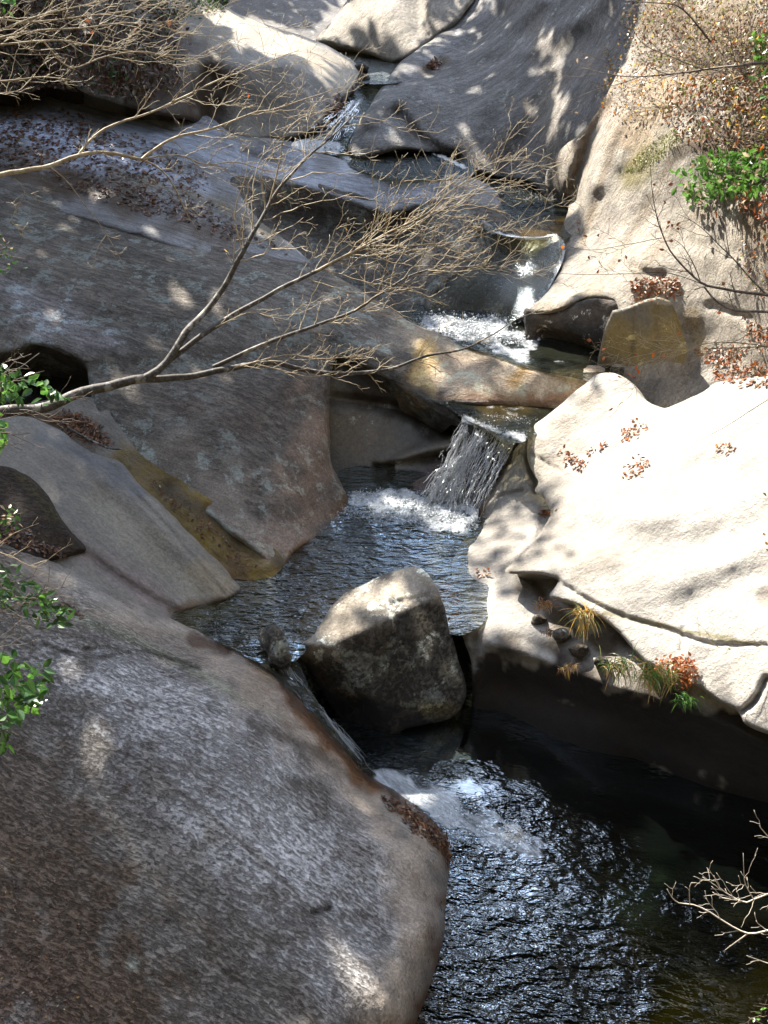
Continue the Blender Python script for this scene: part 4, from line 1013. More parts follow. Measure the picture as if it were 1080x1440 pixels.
M['canopy'] = leaf_mat('canopy_leaf', (0.02, 0.035, 0.012), (0.05, 0.07, 0.02), .15)
print('canopy leaves', len(leaff))
tag(link('foliage', new_mesh('foliage', leafv, leaff, False), M['canopy']), 'overhanging woodland foliage that shades the left side of the gorge', kind='stuff')
# ------------------------------------------------------------------ woods on the slopes behind and beside the viewpoint
wv_, wf_ = [], []
for i in range(12500):
    r_ = crng.random()
    if r_ < .55: x_ = crng.uniform(-26, 26); y_ = crng.uniform(-22, -5)
    elif r_ < .8: x_ = crng.uniform(10, 26); y_ = crng.uniform(-6, 24)
    else: x_ = crng.uniform(-26, -10); y_ = crng.uniform(-6, 30)
    gz = float(ground_z(np.array([x_]), np.array([y_]))[0])
    c = np.array([x_, y_, gz + crng.uniform(.2, 11)])
    if i >= 9000:       # boughs reaching out over the right bank, mirrored dark in the lower pool
        c = np.array([crng.uniform(2.2, 9), crng.uniform(8, 18.5), crng.uniform(9.3, 14)])
        if c[0] < 2.9 + .5 * math.sin(c[1] * 2.3): continue
    hit = bvh.ray_cast(Vector(c), Vector(-SUN))
    if hit[0] is not None:
        px, py = project(np.array(hit[0]))
        if -50 < px < 1200 and -100 < py < 1600 and shade_at(px, py) < .9: continue
    u = crng.normal(size=3); u /= np.linalg.norm(u); w2 = np.cross(u, crng.normal(size=3)); w2 /= np.linalg.norm(w2)
    sz = crng.uniform(.25, .5); n0 = len(wv_)
    for (A_, B_) in ((-1.3, 0), (-.4, -.6), (.6, -.55), (1.3, 0), (.5, .55), (-.5, .6)):
        wv_.append(c + u * A_ * sz + w2 * B_ * sz)
    wf_.append(tuple(range(n0, n0 + 6)))
tag(link('woodland', new_mesh('woodland', wv_, wf_, False), M['canopy']), 'evergreen woods on the slopes around the viewpoint', kind='stuff')
#@@VEG
# ------------------------------------------------------------------ vegetation
vr = np.random.default_rng(21)
CR = np.array([1.0, 0, 0]); CU = np.array([0, SP, CP]); CF = np.array([0, CP, -SP])


def nrm(v):
    return v / (np.linalg.norm(v) + 1e-9)


def tube(V, Fc, pts, r0, r1, sides=5):
    pts = np.asarray(pts, float); n = len(pts)
    base = len(V); prev = None
    for i, p in enumerate(pts):
        d = nrm(pts[min(i + 1, n - 1)] - pts[max(i - 1, 0)])
        a = np.cross(d, [0.1, 0.3, 1.0]) if prev is None else prev - d * (prev @ d)
        a = nrm(a); prev = a; b = np.cross(d, a)
        r = r0 + (r1 - r0) * i / (n - 1)
        for k in range(sides):
            th = 2 * math.pi * k / sides
            V.append(p + (a * math.cos(th) + b * math.sin(th)) * r)
    for i in range(n - 1):
        for k in range(sides):
            k2 = (k + 1) % sides
            Fc.append((base + i * sides + k, base + i * sides + k2, base + (i + 1) * sides + k2, base + (i + 1) * sides + k))
    Fc.append(tuple(base + (n - 1) * sides + k for k in range(sides)))


def limb_pts(spec, step=.05, wob=.01):
    P = np.array([at(*s) for s in spec])
    out = []
    for i in range(len(P) - 1):
        p0 = P[max(i - 1, 0)]; p1 = P[i]; p2 = P[i + 1]; p3 = P[min(i + 2, len(P) - 1)]
        k = max(2, int(np.linalg.norm(p2 - p1) / step))
        for j in range(k):
            t = j / k
            out.append(0.5 * ((2 * p1) + (-p0 + p2) * t + (2 * p0 - 5 * p1 + 4 * p2 - p3) * t * t + (-p0 + 3 * p1 - 3 * p2 + p3) * t ** 3))
    out.append(P[-1]); out = np.array(out)
    return out + np.stack([fbm(out * 5, 2, 31), fbm(out * 5, 2, 32), fbm(out * 5, 2, 33)], -1) * wob


def twig(V, Fc, p, d, L, r, lvl, bias, tips, zig=.42, fork=.36, curl=.22):
    seg = max(.018, L / 9); n = max(3, int(L / seg)); pts = [p]; dirs = [d]
    side = 1 if vr.random() < .5 else -1
    for i in range(n):
        side = -side
        q = CR * vr.normal() + CU * vr.normal() + CF * vr.normal() * .6
        lateral = nrm(np.cross(d, CF)) * side * zig * .5
        d = nrm(d + q * zig * .35 + lateral + bias * curl * .3)
        p = p + d * seg; pts.append(p); dirs.append(d)
    tube(V, Fc, pts, r, max(r * .35, .0011), 4 if r < .004 else 5)
    tips.append((pts[-1], d))
    if lvl > 0:
        m = int(n * .7) + 1
        k = 0
        for i in range(1, n):
            if vr.random() < fork:
                k += 1
                sd = 1 if k % 2 else -1
                ax = nrm(np.cross(dirs[i], CF) + CF * vr.normal() * .35)
                nd = nrm(dirs[i] * .7 + ax * sd * vr.uniform(.4, 1.0) + bias * .12)
                twig(V, Fc, pts[i], nd, L * vr.uniform(.3, .62) * (1 - .35 * i / n), max(r * .55, .0013), lvl - 1, bias, tips, zig, fork, curl)


def leaf_at(V, Fc, c, d, n, L, W, fold=.15):
    d = nrm(d); s = nrm(np.cross(d, n)); n = np.cross(s, d)
    b = len(V)
    V.extend([c, c + d * L * .35 + s * W * .5 + n * fold * W, c + d * L * .7 + s * W * .36 + n * fold * W * .7, c + d * L,
              c + d * L * .7 - s * W * .36 + n * fold * W * .7, c + d * L * .35 - s * W * .5 + n * fold * W])
    Fc.append((b, b + 1, b + 2, b + 3)); Fc.append((b, b + 3, b + 4, b + 5))


def bark_mat(name, c1, c2, c3):
    t = NT(name)
    n = t.noise(t.wp, 45, 4, .7, .3); m = t.noise(t.wp, 14, 3, .6)
    col = t.mix(t.ramp(n, (.42, 0.0), (.58, 1.0)), c1, c2)
    col = t.mix(t.ramp(m, (.54, 0.0), (.62, 1.0)), col, c3)
    t.put(t.bsdf.inputs['Base Color'], col); t.bsdf.inputs['Roughness'].default_value = .7
    t.l.new(t.bump(n, .6, .004), t.bsdf.inputs['Normal'])
    return t.m


M['bark'] = bark_mat('bark_mottled', (.028, .022, .016), (.08, .066, .052), (.24, .22, .19))
M['twig'] = bark_mat('twig_tan', (.26, .20, .12), (.40, .32, .20), (.48, .41, .28))
M['twig_white'] = bark_mat('twig_bleached', (.42, .36, .28), (.55, .49, .40), (.62, .57, .48))
M['twig_dark'] = bark_mat('twig_brown', (.07, .05, .035), (.14, .10, .07), (.22, .17, .12))
M['orange'] = leaf_mat('leaf_orange', (.55, .10, .015), (.75, .24, .03), .5, 30)
M['rust'] = leaf_mat('leaf_rust', (.20, .055, .02), (.50, .17, .06), .35, 25, .4)
M['tan'] = leaf_mat('leaf_tan', (.20, .13, .075), (.58, .47, .34), .35, 14, .35)
M['gold'] = leaf_mat('leaf_gold', (.50, .28, .05), (.70, .45, .10), .5, 14, .4)
M['green'] = leaf_mat('leaf_green', (.05, .15, .025), (.14, .30, .05), .45, 12, .3)
M['dgreen'] = leaf_mat('leaf_dark_green', (.025, .075, .022), (.06, .13, .03), .3, 12, .25)
M['litter'] = leaf_mat('leaf_litter', (.09, .038, .018), (.30, .13, .05), .15, 13, .45)
M['litter_d'] = leaf_mat('leaf_litter_dark', (.045, .022, .012), (.16, .08, .04), .05, 13, .35)
M['grass'] = leaf_mat('grass_green', (.10, .14, .03), (.30, .30, .09), .35, 20, .4)
M['straw'] = leaf_mat('grass_straw', (.28, .17, .06), (.55, .38, .16), .35, 20, .4)


def tree(name, label, limbs, bias=(1, 0, .5), mat_l='bark', mat_t='twig', tw=None, leaves=None, cat='tree', lvl=2):
    """limbs: list of (spec, r0, r1, twig_density per metre, twig_len, start fraction)"""
    base = at(*limbs[0][0][0])
    root = empty(name, tuple(base)); tag(root, label, cat)
    bias = nrm(np.array(bias, float))
    tips = []; TV, TF = [], []
    for spec, r0, r1, dens, tl, st in limbs:
        pts = limb_pts(spec, wob=.004 + r0 * .25)
        V, Fc = [], []
        tube(V, Fc, pts, r0, r1, 8 if r0 > .01 else 6)
        link('branch', new_mesh('branch', np.array(V) - base, Fc), M[mat_l] if r0 > .008 else M[mat_t], root)
        n = len(pts); Lg = np.linalg.norm(np.diff(pts, axis=0), axis=1).sum(); k = 0
        for i in range(int(n * st), n - 1):
            if vr.random() < dens * Lg / n:
                k += 1
                d = nrm(pts[min(i + 1, n - 1)] - pts[i - 1]); sd = 1 if k % 2 else -1
                ax = nrm(np.cross(d, CF) + CF * vr.normal() * .4)
                nd = nrm(d * .7 + ax * sd * vr.uniform(.3, 1.0) + bias * .25)
                rr = r0 + (r1 - r0) * i / n
                twig(TV, TF, pts[i], nd, tl * vr.uniform(.5, 1.5), min(rr * .55, .0036), lvl, bias, tips)
        tips.append((pts[-1], nrm(pts[-1] - pts[-2])))
    if TF: tag(link('twigs', new_mesh('twigs', np.array(TV) - base, TF), M[mat_t], root), kind='stuff')
    for mat, frac, L, W in (leaves or []):
        V, Fc = [], []
        for p, d in tips:
            if vr.random() < frac:
                leaf_at(V, Fc, p, nrm(d * .3 + vr.normal(size=3) * .6 + np.array([0, 0, -.6])), nrm(vr.normal(size=3)), L * vr.uniform(.6, 1.2), W)
        if Fc: link('leaves', new_mesh('leaves', np.array(V) - base, Fc, False), M[mat], root)
    return root, tips


# the two trees that lean in from the left
tree('bare_tree', 'bare tree with a mottled lichened limb reaching from the left edge across the gorge', [
    ([(-330, 900, 4.0), (-200, 760, 4.1), (-120, 640, 4.2), (-60, 600, 4.4), (0, 578, 4.6), (60, 574, 4.8), (100, 558, 4.9), (150, 541, 5.0), (200, 534, 5.1)], .042, .024, 0, .3, .9),
    ([(200, 534, 5.1), (235, 510, 5.2), (262, 468, 5.3), (300, 425, 5.5), (342, 355, 5.6), (378, 290, 5.8), (400, 255, 5.9), (440, 215, 6.1), (500, 160, 6.3)], .022, .003, 14, .38, .4),
    ([(232, 512, 5.2), (300, 462, 5.4), (360, 425, 5.6), (440, 382, 5.8), (520, 345, 6.1), (590, 312, 6.3), (650, 285, 6.5), (690, 262, 6.6)], .017, .003, 26, .42, .38),
    ([(200, 534, 5.1), (260, 530, 5.3), (320, 518, 5.4), (380, 512, 5.6), (470, 524, 5.8), (545, 520, 6.0), (600, 500, 6.1), (660, 488, 6.2), (720, 455, 6.4), (765, 432, 6.5)], .020, .002, 8, .24, .35),
    ([(300, 516, 5.4), (365, 487, 5.5), (420, 466, 5.7), (500, 436, 5.9), (540, 408, 6.0), (600, 380, 6.2), (690, 372, 6.3), (740, 355, 6.4)], .013, .002, 24, .32, .25),
    ([(440, 382, 5.8), (500, 352, 5.9), (540, 330, 6.0), (600, 300, 6.0), (640, 262, 6.1), (700, 238, 6.2)], .007, .002, 22, .34, .1),
    ([(520, 345, 6.1), (580, 345, 6.1), (640, 340, 6.2), (700, 322, 6.3), (760, 300, 6.4)], .005, .0015, 14, .22, .1),
    ([(378, 290, 5.8), (395, 220, 5.9), (400, 190, 5.9), (425, 165, 6.0), (470, 150, 6.1)], .005, .0015, 9, .22, .2),
    ([(342, 355, 5.6), (330, 300, 5.7), (345, 250, 5.7), (350, 210, 5.8)], .004, .0012, 8, .16, .2),
    ([(300, 462, 5.4), (350, 440, 5.4), (380, 445, 5.4), (420, 440, 5.5), (450, 425, 5.5)], .004, .0015, 10, .14, .1),
    ([(330, 516, 5.4), (400, 500, 5.4), (450, 505, 5.5), (500, 500, 5.6), (530, 490, 5.6)], .005, .0015, 26, .16, .0),
    ([(360, 512, 5.5), (410, 525, 5.5), (440, 530, 5.5), (480, 520, 5.6)], .004, .0015, 20, .12, .0),
], bias=(1, -.1, .45), leaves=[('orange', .0025, .03, .018), ('gold', .002, .028, .015)])
tree('bare_tree', 'bare pale limbed tree entering at the upper left above the wet leaf slope', [
    ([(-1000, 420, 4.8), (-700, 400, 5.2), (-420, 350, 5.5), (-180, 300, 5.8), (-120, 265, 6), (0, 246, 6.3), (60, 234, 6.5), (110, 219, 6.6), (150, 216, 6.7), (200, 224, 6.8)], .034, .010, 4, .2, .85),
    ([(110, 219, 6.6), (133, 192, 6.8), (160, 175, 6.9), (220, 155, 7.1), (290, 120, 7.3), (350, 98, 7.6), (420, 70, 7.8)], .009, .002, 12, .34, .25),
    ([(200, 224, 6.8), (240, 196, 7), (300, 180, 7.2), (350, 160, 7.4), (400, 150, 7.6), (480, 122, 7.8)], .010, .002, 13, .36, .2),
    ([(200, 224, 6.8), (225, 237, 6.9), (245, 262, 6.9), (262, 300, 7.0), (283, 330, 7.0)], .006, .002, 7, .2, .3),
    ([(200, 224, 6.8), (250, 218, 6.9), (290, 232, 7.0), (330, 228, 7.1), (380, 240, 7.2), (430, 235, 7.2)], .006, .002, 12, .26, .2),
    ([(70, 234, 6.5), (90, 250, 6.5), (120, 290, 6.5), (150, 330, 6.5), (185, 395, 6.5)], .004, .0012, 8, .14, .4),
    ([(150, 330, 6.5), (135, 355, 6.5), (133, 385, 6.5)], .002, .001, 10, .1, .2),
    ([(20, 250, 6.3), (35, 270, 6.3), (15, 310, 6.3), (12, 315, 6.3)], .003, .001, 8, .1, .3),
    ([(240, 196, 7.), (262, 215, 7.), (255, 240, 7.), (240, 255, 7.)], .003, .001, 8, .1, .3),
], bias=(1, 0, .35), mat_l='twig', leaves=[('orange', .004, .035, .025)])
tree('bare_tree', 'tangle of pale bare branches hanging over the top left corner', [
    ([(-900, 260, 5.6), (-600, 180, 6.0), (-350, 120, 6.3), (-160, 90, 6.5), (-60, 70, 6.8), (0, 62, 7), (60, 57, 7.1), (130, 63, 7.3), (210, 75, 7.5), (300, 78, 7.7)], .016, .002, 10, .38, .6),
    ([(-60, 70, 6.8), (0, 42, 7), (60, 20, 7.1), (130, 5, 7.3), (200, -20, 7.5)], .008, .002, 9, .38, .05),
    ([(-60, 70, 6.8), (30, 45, 7), (110, 40, 7.1), (190, 32, 7.3), (280, 50, 7.5), (330, 45, 7.7)], .007, .002, 10, .38, .05),
    ([(-60, 120, 6.8), (20, 112, 6.9), (60, 108, 7), (100, 112, 7.0)], .008, .003, 7, .2, .1),
    ([(60, 57, 7.1), (100, 95, 7.1), (150, 78, 7.2), (200, 72, 7.3), (260, 84, 7.4), (320, 72, 7.5)], .006, .002, 9, .32, .1),
    ([(-60, 140, 6.8), (10, 130, 6.9), (30, 125, 7), (50, 105, 7.1)], .005, .002, 12, .24, .1),
    ([(-40, 20, 7), (40, 30, 7.1), (140, 20, 7.3), (230, 5, 7.5), (300, -10, 7.7)], .006, .002, 9, .38, .05),
], bias=(1, 0, .25), mat_l='twig', leaves=[('rust', .006, .04, .03)])
# right side
tree('bare_tree', 'dark bare tree at the right edge with small hanging red leaves', [
    ([(1240, 470, 6.5), (1160, 438, 6.6), (1080, 438, 6.7), (1035, 437, 6.8), (1010, 425, 6.9), (990, 402, 7.0)], .014, .006, 4, .15, .3),
    ([(1160, 430, 6.6), (1075, 414, 6.8), (1010, 405, 6.9), (985, 396, 7.0), (960, 372, 7.1), (935, 340, 7.2), (922, 300, 7.3), (916, 262, 7.4), (914, 232, 7.4)], .013, .0015, 9, .22, .3),
    ([(1078, 414, 6.8), (1050, 385, 6.9), (1025, 358, 7.0), (1000, 333, 7.1), (975, 312, 7.2), (950, 298, 7.2)], .007, .0015, 9, .2, .2),
    ([(985, 396, 7.0), (975, 370, 7.1), (960, 345, 7.1), (945, 335, 7.1)], .004, .0015, 9, .15, .2),
    ([(990, 400, 7.0), (940, 383, 7.1), (880, 385, 7.2), (820, 386, 7.3), (760, 384, 7.4), (700, 388, 7.5)], .003, .001, 6, .2, .2),
    ([(930, 335, 7.2), (880, 345, 7.3), (830, 352, 7.3), (790, 345, 7.3)], .0025, .001, 6, .2, .2),
    ([(1026, 358, 7.0), (1022, 330, 7.0), (1020, 300, 7.1), (1019, 270, 7.1)], .003, .001, 6, .2, .2),
], bias=(-.6, 0, .6), mat_l='twig_dark', mat_t='twig_dark', leaves=[('rust', .16, .035, .022), ('orange', .03, .04, .028)], lvl=1)
tree('leafy_shrub', 'low twiggy shrub with orange leaves leaning over the gully beside the olive block', [
    ([(1240, 500, 6.3), (1160, 492, 6.5), (1080, 487, 6.7), (1000, 490, 6.9), (950, 492, 7.0), (900, 500, 7.1), (850, 515, 7.2)], .007, .0015, 26, .24, .35),
    ([(1080, 487, 6.7), (1020, 480, 6.8), (960, 490, 6.9), (920, 510, 7.0), (890, 540, 7.1)], .005, .0015, 24, .24, .3),
    ([(1160, 460, 6.5), (1075, 462, 6.6), (1030, 480, 6.8), (985, 485, 6.9), (930, 478, 7.0), (870, 485, 7.1)], .004, .001, 20, .2, .3),
], bias=(-1, .1, -.25), mat_l='twig_dark', mat_t='twig', leaves=[('orange', .07, .04, .03), ('rust', .05, .04, .03)], cat='shrub', lvl=1)
tree('bare_branch', 'bleached bare branch over the dark pool at the lower right edge', [
    ([(1560, 1240, 2.9), (1350, 1270, 3.1), (1200, 1290, 3.2), (1140, 1300, 3.25), (1080, 1309, 3.3), (1052, 1312, 3.32), (1030, 1302, 3.35), (1000, 1282, 3.4), (975, 1272, 3.42), (955, 1270, 3.44), (945, 1262, 3.45), (938, 1250, 3.46)], .009, .0018, 9, .10, .6),
    ([(1052, 1312, 3.32), (1035, 1325, 3.33), (1018, 1338, 3.34)], .004, .0016, 10, .05, .3),
    ([(970, 1271, 3.42), (969, 1255, 3.42), (972, 1242, 3.42), (984, 1243, 3.42)], .003, .0012, 5, .05, .3),
    ([(1160, 1250, 3.2), (1080, 1258, 3.3), (1050, 1268, 3.33), (1030, 1260, 3.35), (1012, 1248, 3.37), (1004, 1230, 3.38)], .0055, .0014, 24, .11, .3),
    ([(1060, 1264, 3.33), (1052, 1250, 3.33), (1046, 1235, 3.33), (1045, 1200, 3.34)], .003, .001, 14, .09, .1),
    ([(1160, 1190, 3.2), (1100, 1190, 3.3), (1075, 1170, 3.3), (1068, 1160, 3.3)], .004, .001, 6, .08, .3),
    ([(1160, 1370, 3.2), (1090, 1356, 3.3), (1070, 1350, 3.3), (1050, 1343, 3.3)], .004, .001, 6, .04, .5),
], bias=(-.6, 0, .7), mat_l='twig_white', mat_t='twig_white', cat='branch', lvl=1)
tree('bare_branch', 'thin dark branch arching over the bush in the upper right corner', [
    ([(1200, 86, 8.4), (1080, 90, 8.6), (1020, 94, 8.8), (960, 102, 9), (900, 108, 9.1), (860, 104, 9.2), (820, 95, 9.3)], .016, .002, 9, .3, .3),
    ([(900, 108, 9.1), (870, 118, 9.1), (835, 127, 9.2), (800, 140, 9.2)], .004, .001, 5, .2, .2),
    ([(1000, 60, 8.9), (960, 12, 9), (930, 4, 9.1), (880, 0, 9.2)], .008, .003, 5, .2, .2),
    ([(990, 98, 8.9), (940, 78, 9), (905, 62, 9.1), (890, 40, 9.2), (888, 20, 9.2)], .005, .002, 6, .25, .2),
], bias=(-1, 0, .1), mat_l='twig_dark', mat_t='twig_dark', cat='branch', lvl=1, leaves=[('tan', .15, .04, .025)])
tree('fallen_twig', 'thin dry twig lying over the lit slab with sparse green leaves', [
    ([(1130, 900, 6.7), (1080, 911, 6.85), (1040, 913, 6.9), (1010, 910, 6.95), (985, 898, 7.0), (960, 893, 7.1), (930, 882, 7.25)], .004, .001, 8, .16, .1),
    ([(1010, 910, 6.95), (985, 880, 7.05), (965, 862, 7.15)], .002, .001, 6, .1, .2),
], bias=(-.5, 0, .6), mat_l='twig', mat_t='twig', cat='twig', lvl=1, leaves=[('green', .12, .03, .018)])
tree('fallen_twig', 'long thin dark twig over the right edge of the sunlit slab', [
    ([(1150, 525, 8.0), (1080, 562, 8.3), (1020, 600, 8.6), (980, 622, 8.8), (955, 645, 9.0)], .005, .001, 2, .15, .3),
], bias=(-.5, 0, .3), mat_l='twig_dark', mat_t='twig_dark', cat='twig', lvl=1)
tree('fallen_twig', 'short broken stick lying on the leaf litter above the mossy gully', [
    ([(95, 600, 10.4), (120, 615, 10.3), (150, 630, 10.2), (172, 632, 10.2)], .018, .008, 0, .15, .3)], cat='twig')
tree('fallen_twig', 'pale forked twig over the brown rock at the left edge', [
    ([(-60, 790, 4.6), (0, 778, 4.7), (30, 790, 4.7), (50, 796, 4.7), (75, 780, 4.7), (92, 768, 4.7)], .004, .001, 14, .1, .3),
    ([(0, 765, 4.7), (20, 750, 4.7), (55, 736, 4.7)], .0025, .001, 5, .08, .3)], bias=(.6, 0, .5), mat_l='twig', cat='twig', lvl=1)


# leafy bushes ------------------------------------------------------
def cast_px(px, py):
    d = rays(px, py)
    h = bvh.ray_cast(Vector(CAM), Vector(nrm(d)))
    return None if h[0] is None else (np.array(h[0]), np.array(h[1]))


def bush(name, label, poly, n, depth, mats, L, W, lay=(.3, 0, .5), stems=5, root_px=None, cat='shrub', clump=0, Yfix=None, mat_s='twig_dark'):
    poly = np.array(poly, float); lo, hi = poly.min(0), poly.max(0)
    rp = root_px or tuple(poly.mean(0))
    base = at(rp[0], rp[1], Yfix) if Yfix else cast_px(*rp)[0]
    root = empty(name, tuple(base)); tag(root, label, cat)
    pts = []
    centers = [lo + (hi - lo) * vr.random(2) for _ in range(400)]
    centers = [c for c in centers if inside(c[None], poly)[0]][:max(clump, 1)]
    while len(pts) < n:
        q = lo + (hi - lo) * vr.random(2)
        if clump and vr.random() < .8: q = centers[vr.integers(len(centers))] + vr.normal(size=2) * (hi - lo) * .09
        if not inside(q[None], poly)[0]: continue
        if Yfix: p = at(q[0], q[1], Yfix + vr.normal() * depth)
        else:
            h = cast_px(*q)
            if h is None: continue
            d = rays(*q); p = h[0] - nrm(d) * abs(vr.normal()) * depth + h[1] * 0
        pts.append(p)
    per = {}
    for p in pts:
        m = mats[vr.choice(len(mats), p=np.array([x[1] for x in mats]) / sum(x[1] for x in mats))][0]
        V, Fc = per.setdefault(m, ([], []))
        leaf_at(V, Fc, p, nrm(vr.normal(size=3) + np.array(lay)), nrm(vr.normal(size=3) * .7 + np.array([0, -.3, .8])), L * vr.uniform(.6, 1.25), W * vr.uniform(.8, 1.2))
    for m, (V, Fc) in per.items():
        link('leaves', new_mesh('leaves', np.array(V) - base, Fc, False), M[m], root)
    SV, SF, tp = [], [], []
    for k in range(stems):
        tgt = pts[vr.integers(len(pts))]; s0 = base + vr.normal(size=3) * .03
        mid = (s0 + tgt) / 2 + vr.normal(size=3) * .08
        tube(SV, SF, [s0, (s0 + mid) / 2 + vr.normal(size=3) * .02, mid, (mid + tgt) / 2 + vr.normal(size=3) * .03, tgt], .0035 * (L / .05), .001, 5)
        d = nrm(tgt - mid)
        for _ in range(3): twig(SV, SF, mid + (tgt - mid) * vr.random(), nrm(d + vr.normal(size=3) * .5), L * 5, .0018 * (L / .05), 1, d, tp)
    if SF: link('stem', new_mesh('stem', np.array(SV) - base, SF), M[mat_s], root)
    return root


bush('leafy_bush', 'big bush of pale tan and rusty autumn leaves filling the upper right corner', [(885, -40), (1180, -40), (1180, 120), (1060, 110), (960, 100), (900, 95), (868, 60)], 3600, .5,
     [('tan', .45), ('litter', .2), ('gold', .05), ('rust', .04), ('grass', .28)], .052, .028, stems=140, root_px=(1040, 110), clump=60)
bush('leafy_bush', 'rust red leaved bush below the dark branch at the right', [(960, 110), (1180, 100), (1180, 240), (1060, 225), (1000, 205), (950, 195), (920, 150)], 2300, .35,
     [('tan', .32), ('rust', .12), ('litter', .34), ('grass', .12), ('orange', .01), ('dgreen', .08), ('gold', .04)], .06, .032, stems=60, root_px=(1030, 205), clump=40)
bush('leafy_bush', 'sparse tan leaved shrub on the top of the sunlit rock wall', [(850, 60), (900, 90), (960, 115), (940, 170), (870, 170), (840, 150), (850, 110)], 420, .3,
     [('tan', .6), ('rust', .15), ('gold', .25)], .05, .03, stems=18, root_px=(930, 150))
bush('leafy_bush', 'bright green broadleaf bush hanging over the sunlit rock at the right', [(945, 240), (985, 222), (1040, 210), (1180, 200), (1180, 290), (1060, 270), (1015, 280), (975, 290), (950, 265)], 1300, .4,
     [('green', .85), ('tan', .15)], .10, .05, lay=(-.3, -.2, -.1), stems=20, root_px=(1080, 250), clump=30)
bush('leafy_bush', 'small bright green sprig at the right edge above the rust leaved bush', [(1055, 50), (1180, 30), (1180, 190), (1075, 180), (1050, 165), (1065, 120)], 520, .3, [('green', .8), ('gold', .1), ('grass', .1)], .12, .06, stems=12,
     root_px=(1100, 120), clump=12)
bush('leafy_bush', 'dry orange brown leaves hanging under the green bush at the right edge', [(1030, 270), (1180, 265), (1180, 330), (1080, 320), (1040, 300)], 260, .2, [('rust', .6), ('orange', .4)], .07, .04, stems=16, root_px=(1090, 300))
bush('leafy_bush', 'thin dry shrub at the far right edge above the bare tree', [(1040, 320), (1180, 310), (1180, 420), (1060, 420), (1035, 370)], 330, .25, [('rust', .35), ('tan', .5), ('grass', .25)], .045, .025, stems=26, root_px=(1100, 400))
bush('moss_tuft', 'olive moss cushion growing on the sunlit rock wall', [(875, 245), (890, 222), (925, 195), (950, 180), (960, 196), (930, 222), (900, 240)], 900, .02, [('grass', .7), ('dgreen', .1)], .03, .012, stems=0, cat='moss')
# left edge sprigs
bush('leafy_sprig', 'green leaved sprig in front of the black hollow at the left', [(-60, 510), (0, 515), (45, 520), (75, 545), (102, 556), (70, 572), (40, 560), (0, 560), (-60, 560)], 150, .12, [('dgreen', .7), ('green', .3)], .052, .03, lay=(.3, 0, -.9),
     stems=7, root_px=(-260, 600), Yfix=4.3, cat='sprig')
bush('leafy_sprig', 'bright green leaves at the left edge just under the tree limb', [(-60, 575), (0, 575), (16, 595), (20, 620), (0, 630), (-60, 640)], 60, .08, [('green', 1)], .045, .03, lay=(.2, 0, -.9), stems=5, root_px=(-240, 680), Yfix=4.0, cat='sprig')
bush('leafy_sprig', 'pale variegated leaves at the left edge beside the brown rock corner', [(-60, 700), (0, 705), (30, 720), (38, 745), (0, 760), (-60, 760)], 130, .1, [('dgreen', .5), ('tan', .25), ('green', .25)], .03, .016, lay=(.4, 0, -.3), stems=7,
     root_px=(-240, 800), Yfix=4.2, cat='sprig')
bush('leafy_sprig', 'drooping dark green sprig across the left edge of the foreground slab', [(-60, 780), (0, 788), (40, 810), (70, 840), (102, 858), (104, 875), (70, 880), (40, 855), (0, 850), (-60, 850)], 220, .12, [('dgreen', .9), ('green', .1)], .055, .022,
     lay=(.5, 0, -.7), stems=7, root_px=(-260, 880), Yfix=3.9, cat='sprig')
bush('leafy_sprig', 'lush green leaves over the foreground slab at the left edge', [(-60, 905), (0, 915), (30, 928), (72, 938), (62, 975), (40, 1000), (20, 1020), (10, 1050), (-60, 1060)], 300, .14, [('dgreen', .65), ('green', .35)], .055, .03,
     lay=(.3, 0, -.8), stems=8, root_px=(-280, 1020), Yfix=3.3, cat='sprig')
bush('leafy_sprig', 'small bright pale green leaves in the bottom right corner', [(1058, 1425), (1080, 1410), (1140, 1400), (1140, 1480), (1062, 1470)], 60, .05, [('green', .8), ('gold', .2)], .03, .012, lay=(-.7, 0, .3), stems=5, root_px=(1110, 1450), Yfix=2.9, cat='sprig')
bush('leafy_sprig', 'tiny green leaves in the extreme top left corner', [(-60, -30), (0, -20), (20, 0), (16, 18), (0, 14), (-60, 20)], 60, .1, [('green', 1)], .06, .035, stems=4, root_px=(-40, 0), Yfix=6.2, cat='sprig')
bush('leafy_sprig', 'faint grey green sprig at the left edge over the dark slab', [(-60, 320), (0, 330), (20, 350), (40, 375), (10, 390), (-60, 400)], 120, .2, [('dgreen', .7), ('tan', .2)], .03, .014, stems=6, root_px=(-240, 420), Yfix=5.5, cat='sprig')
bush('leafy_sprig', 'small yellow green leaves at the right edge over the bright slab', [(1066, 690), (1180, 680), (1180, 800), (1075, 790), (1068, 740)], 60, .1, [('grass', .6), ('gold', .4)], .035, .016, stems=5, root_px=(1110, 740), Yfix=6.2, cat='sprig')
bush('leafy_bush', 'dark evergreen shrub in the shade at the top left', [(190, -40), (330, -40), (318, 15), (270, 28), (220, 20)], 900, .3, [('dgreen', 1)], .09, .03, stems=10, cat='shrub', root_px=(260, 20), clump=14)
bush('leafy_bush', 'dim brown undergrowth in deep shade on the upper left bank', [(-60, -40), (230, -40), (270, 50), (250, 120), (200, 150), (100, 125), (-60, 125)], 3600, .3, [('litter_d', .85), ('dgreen', .15)], .10, .05, stems=30, cat='undergrowth', root_px=(100, 60), clump=30)


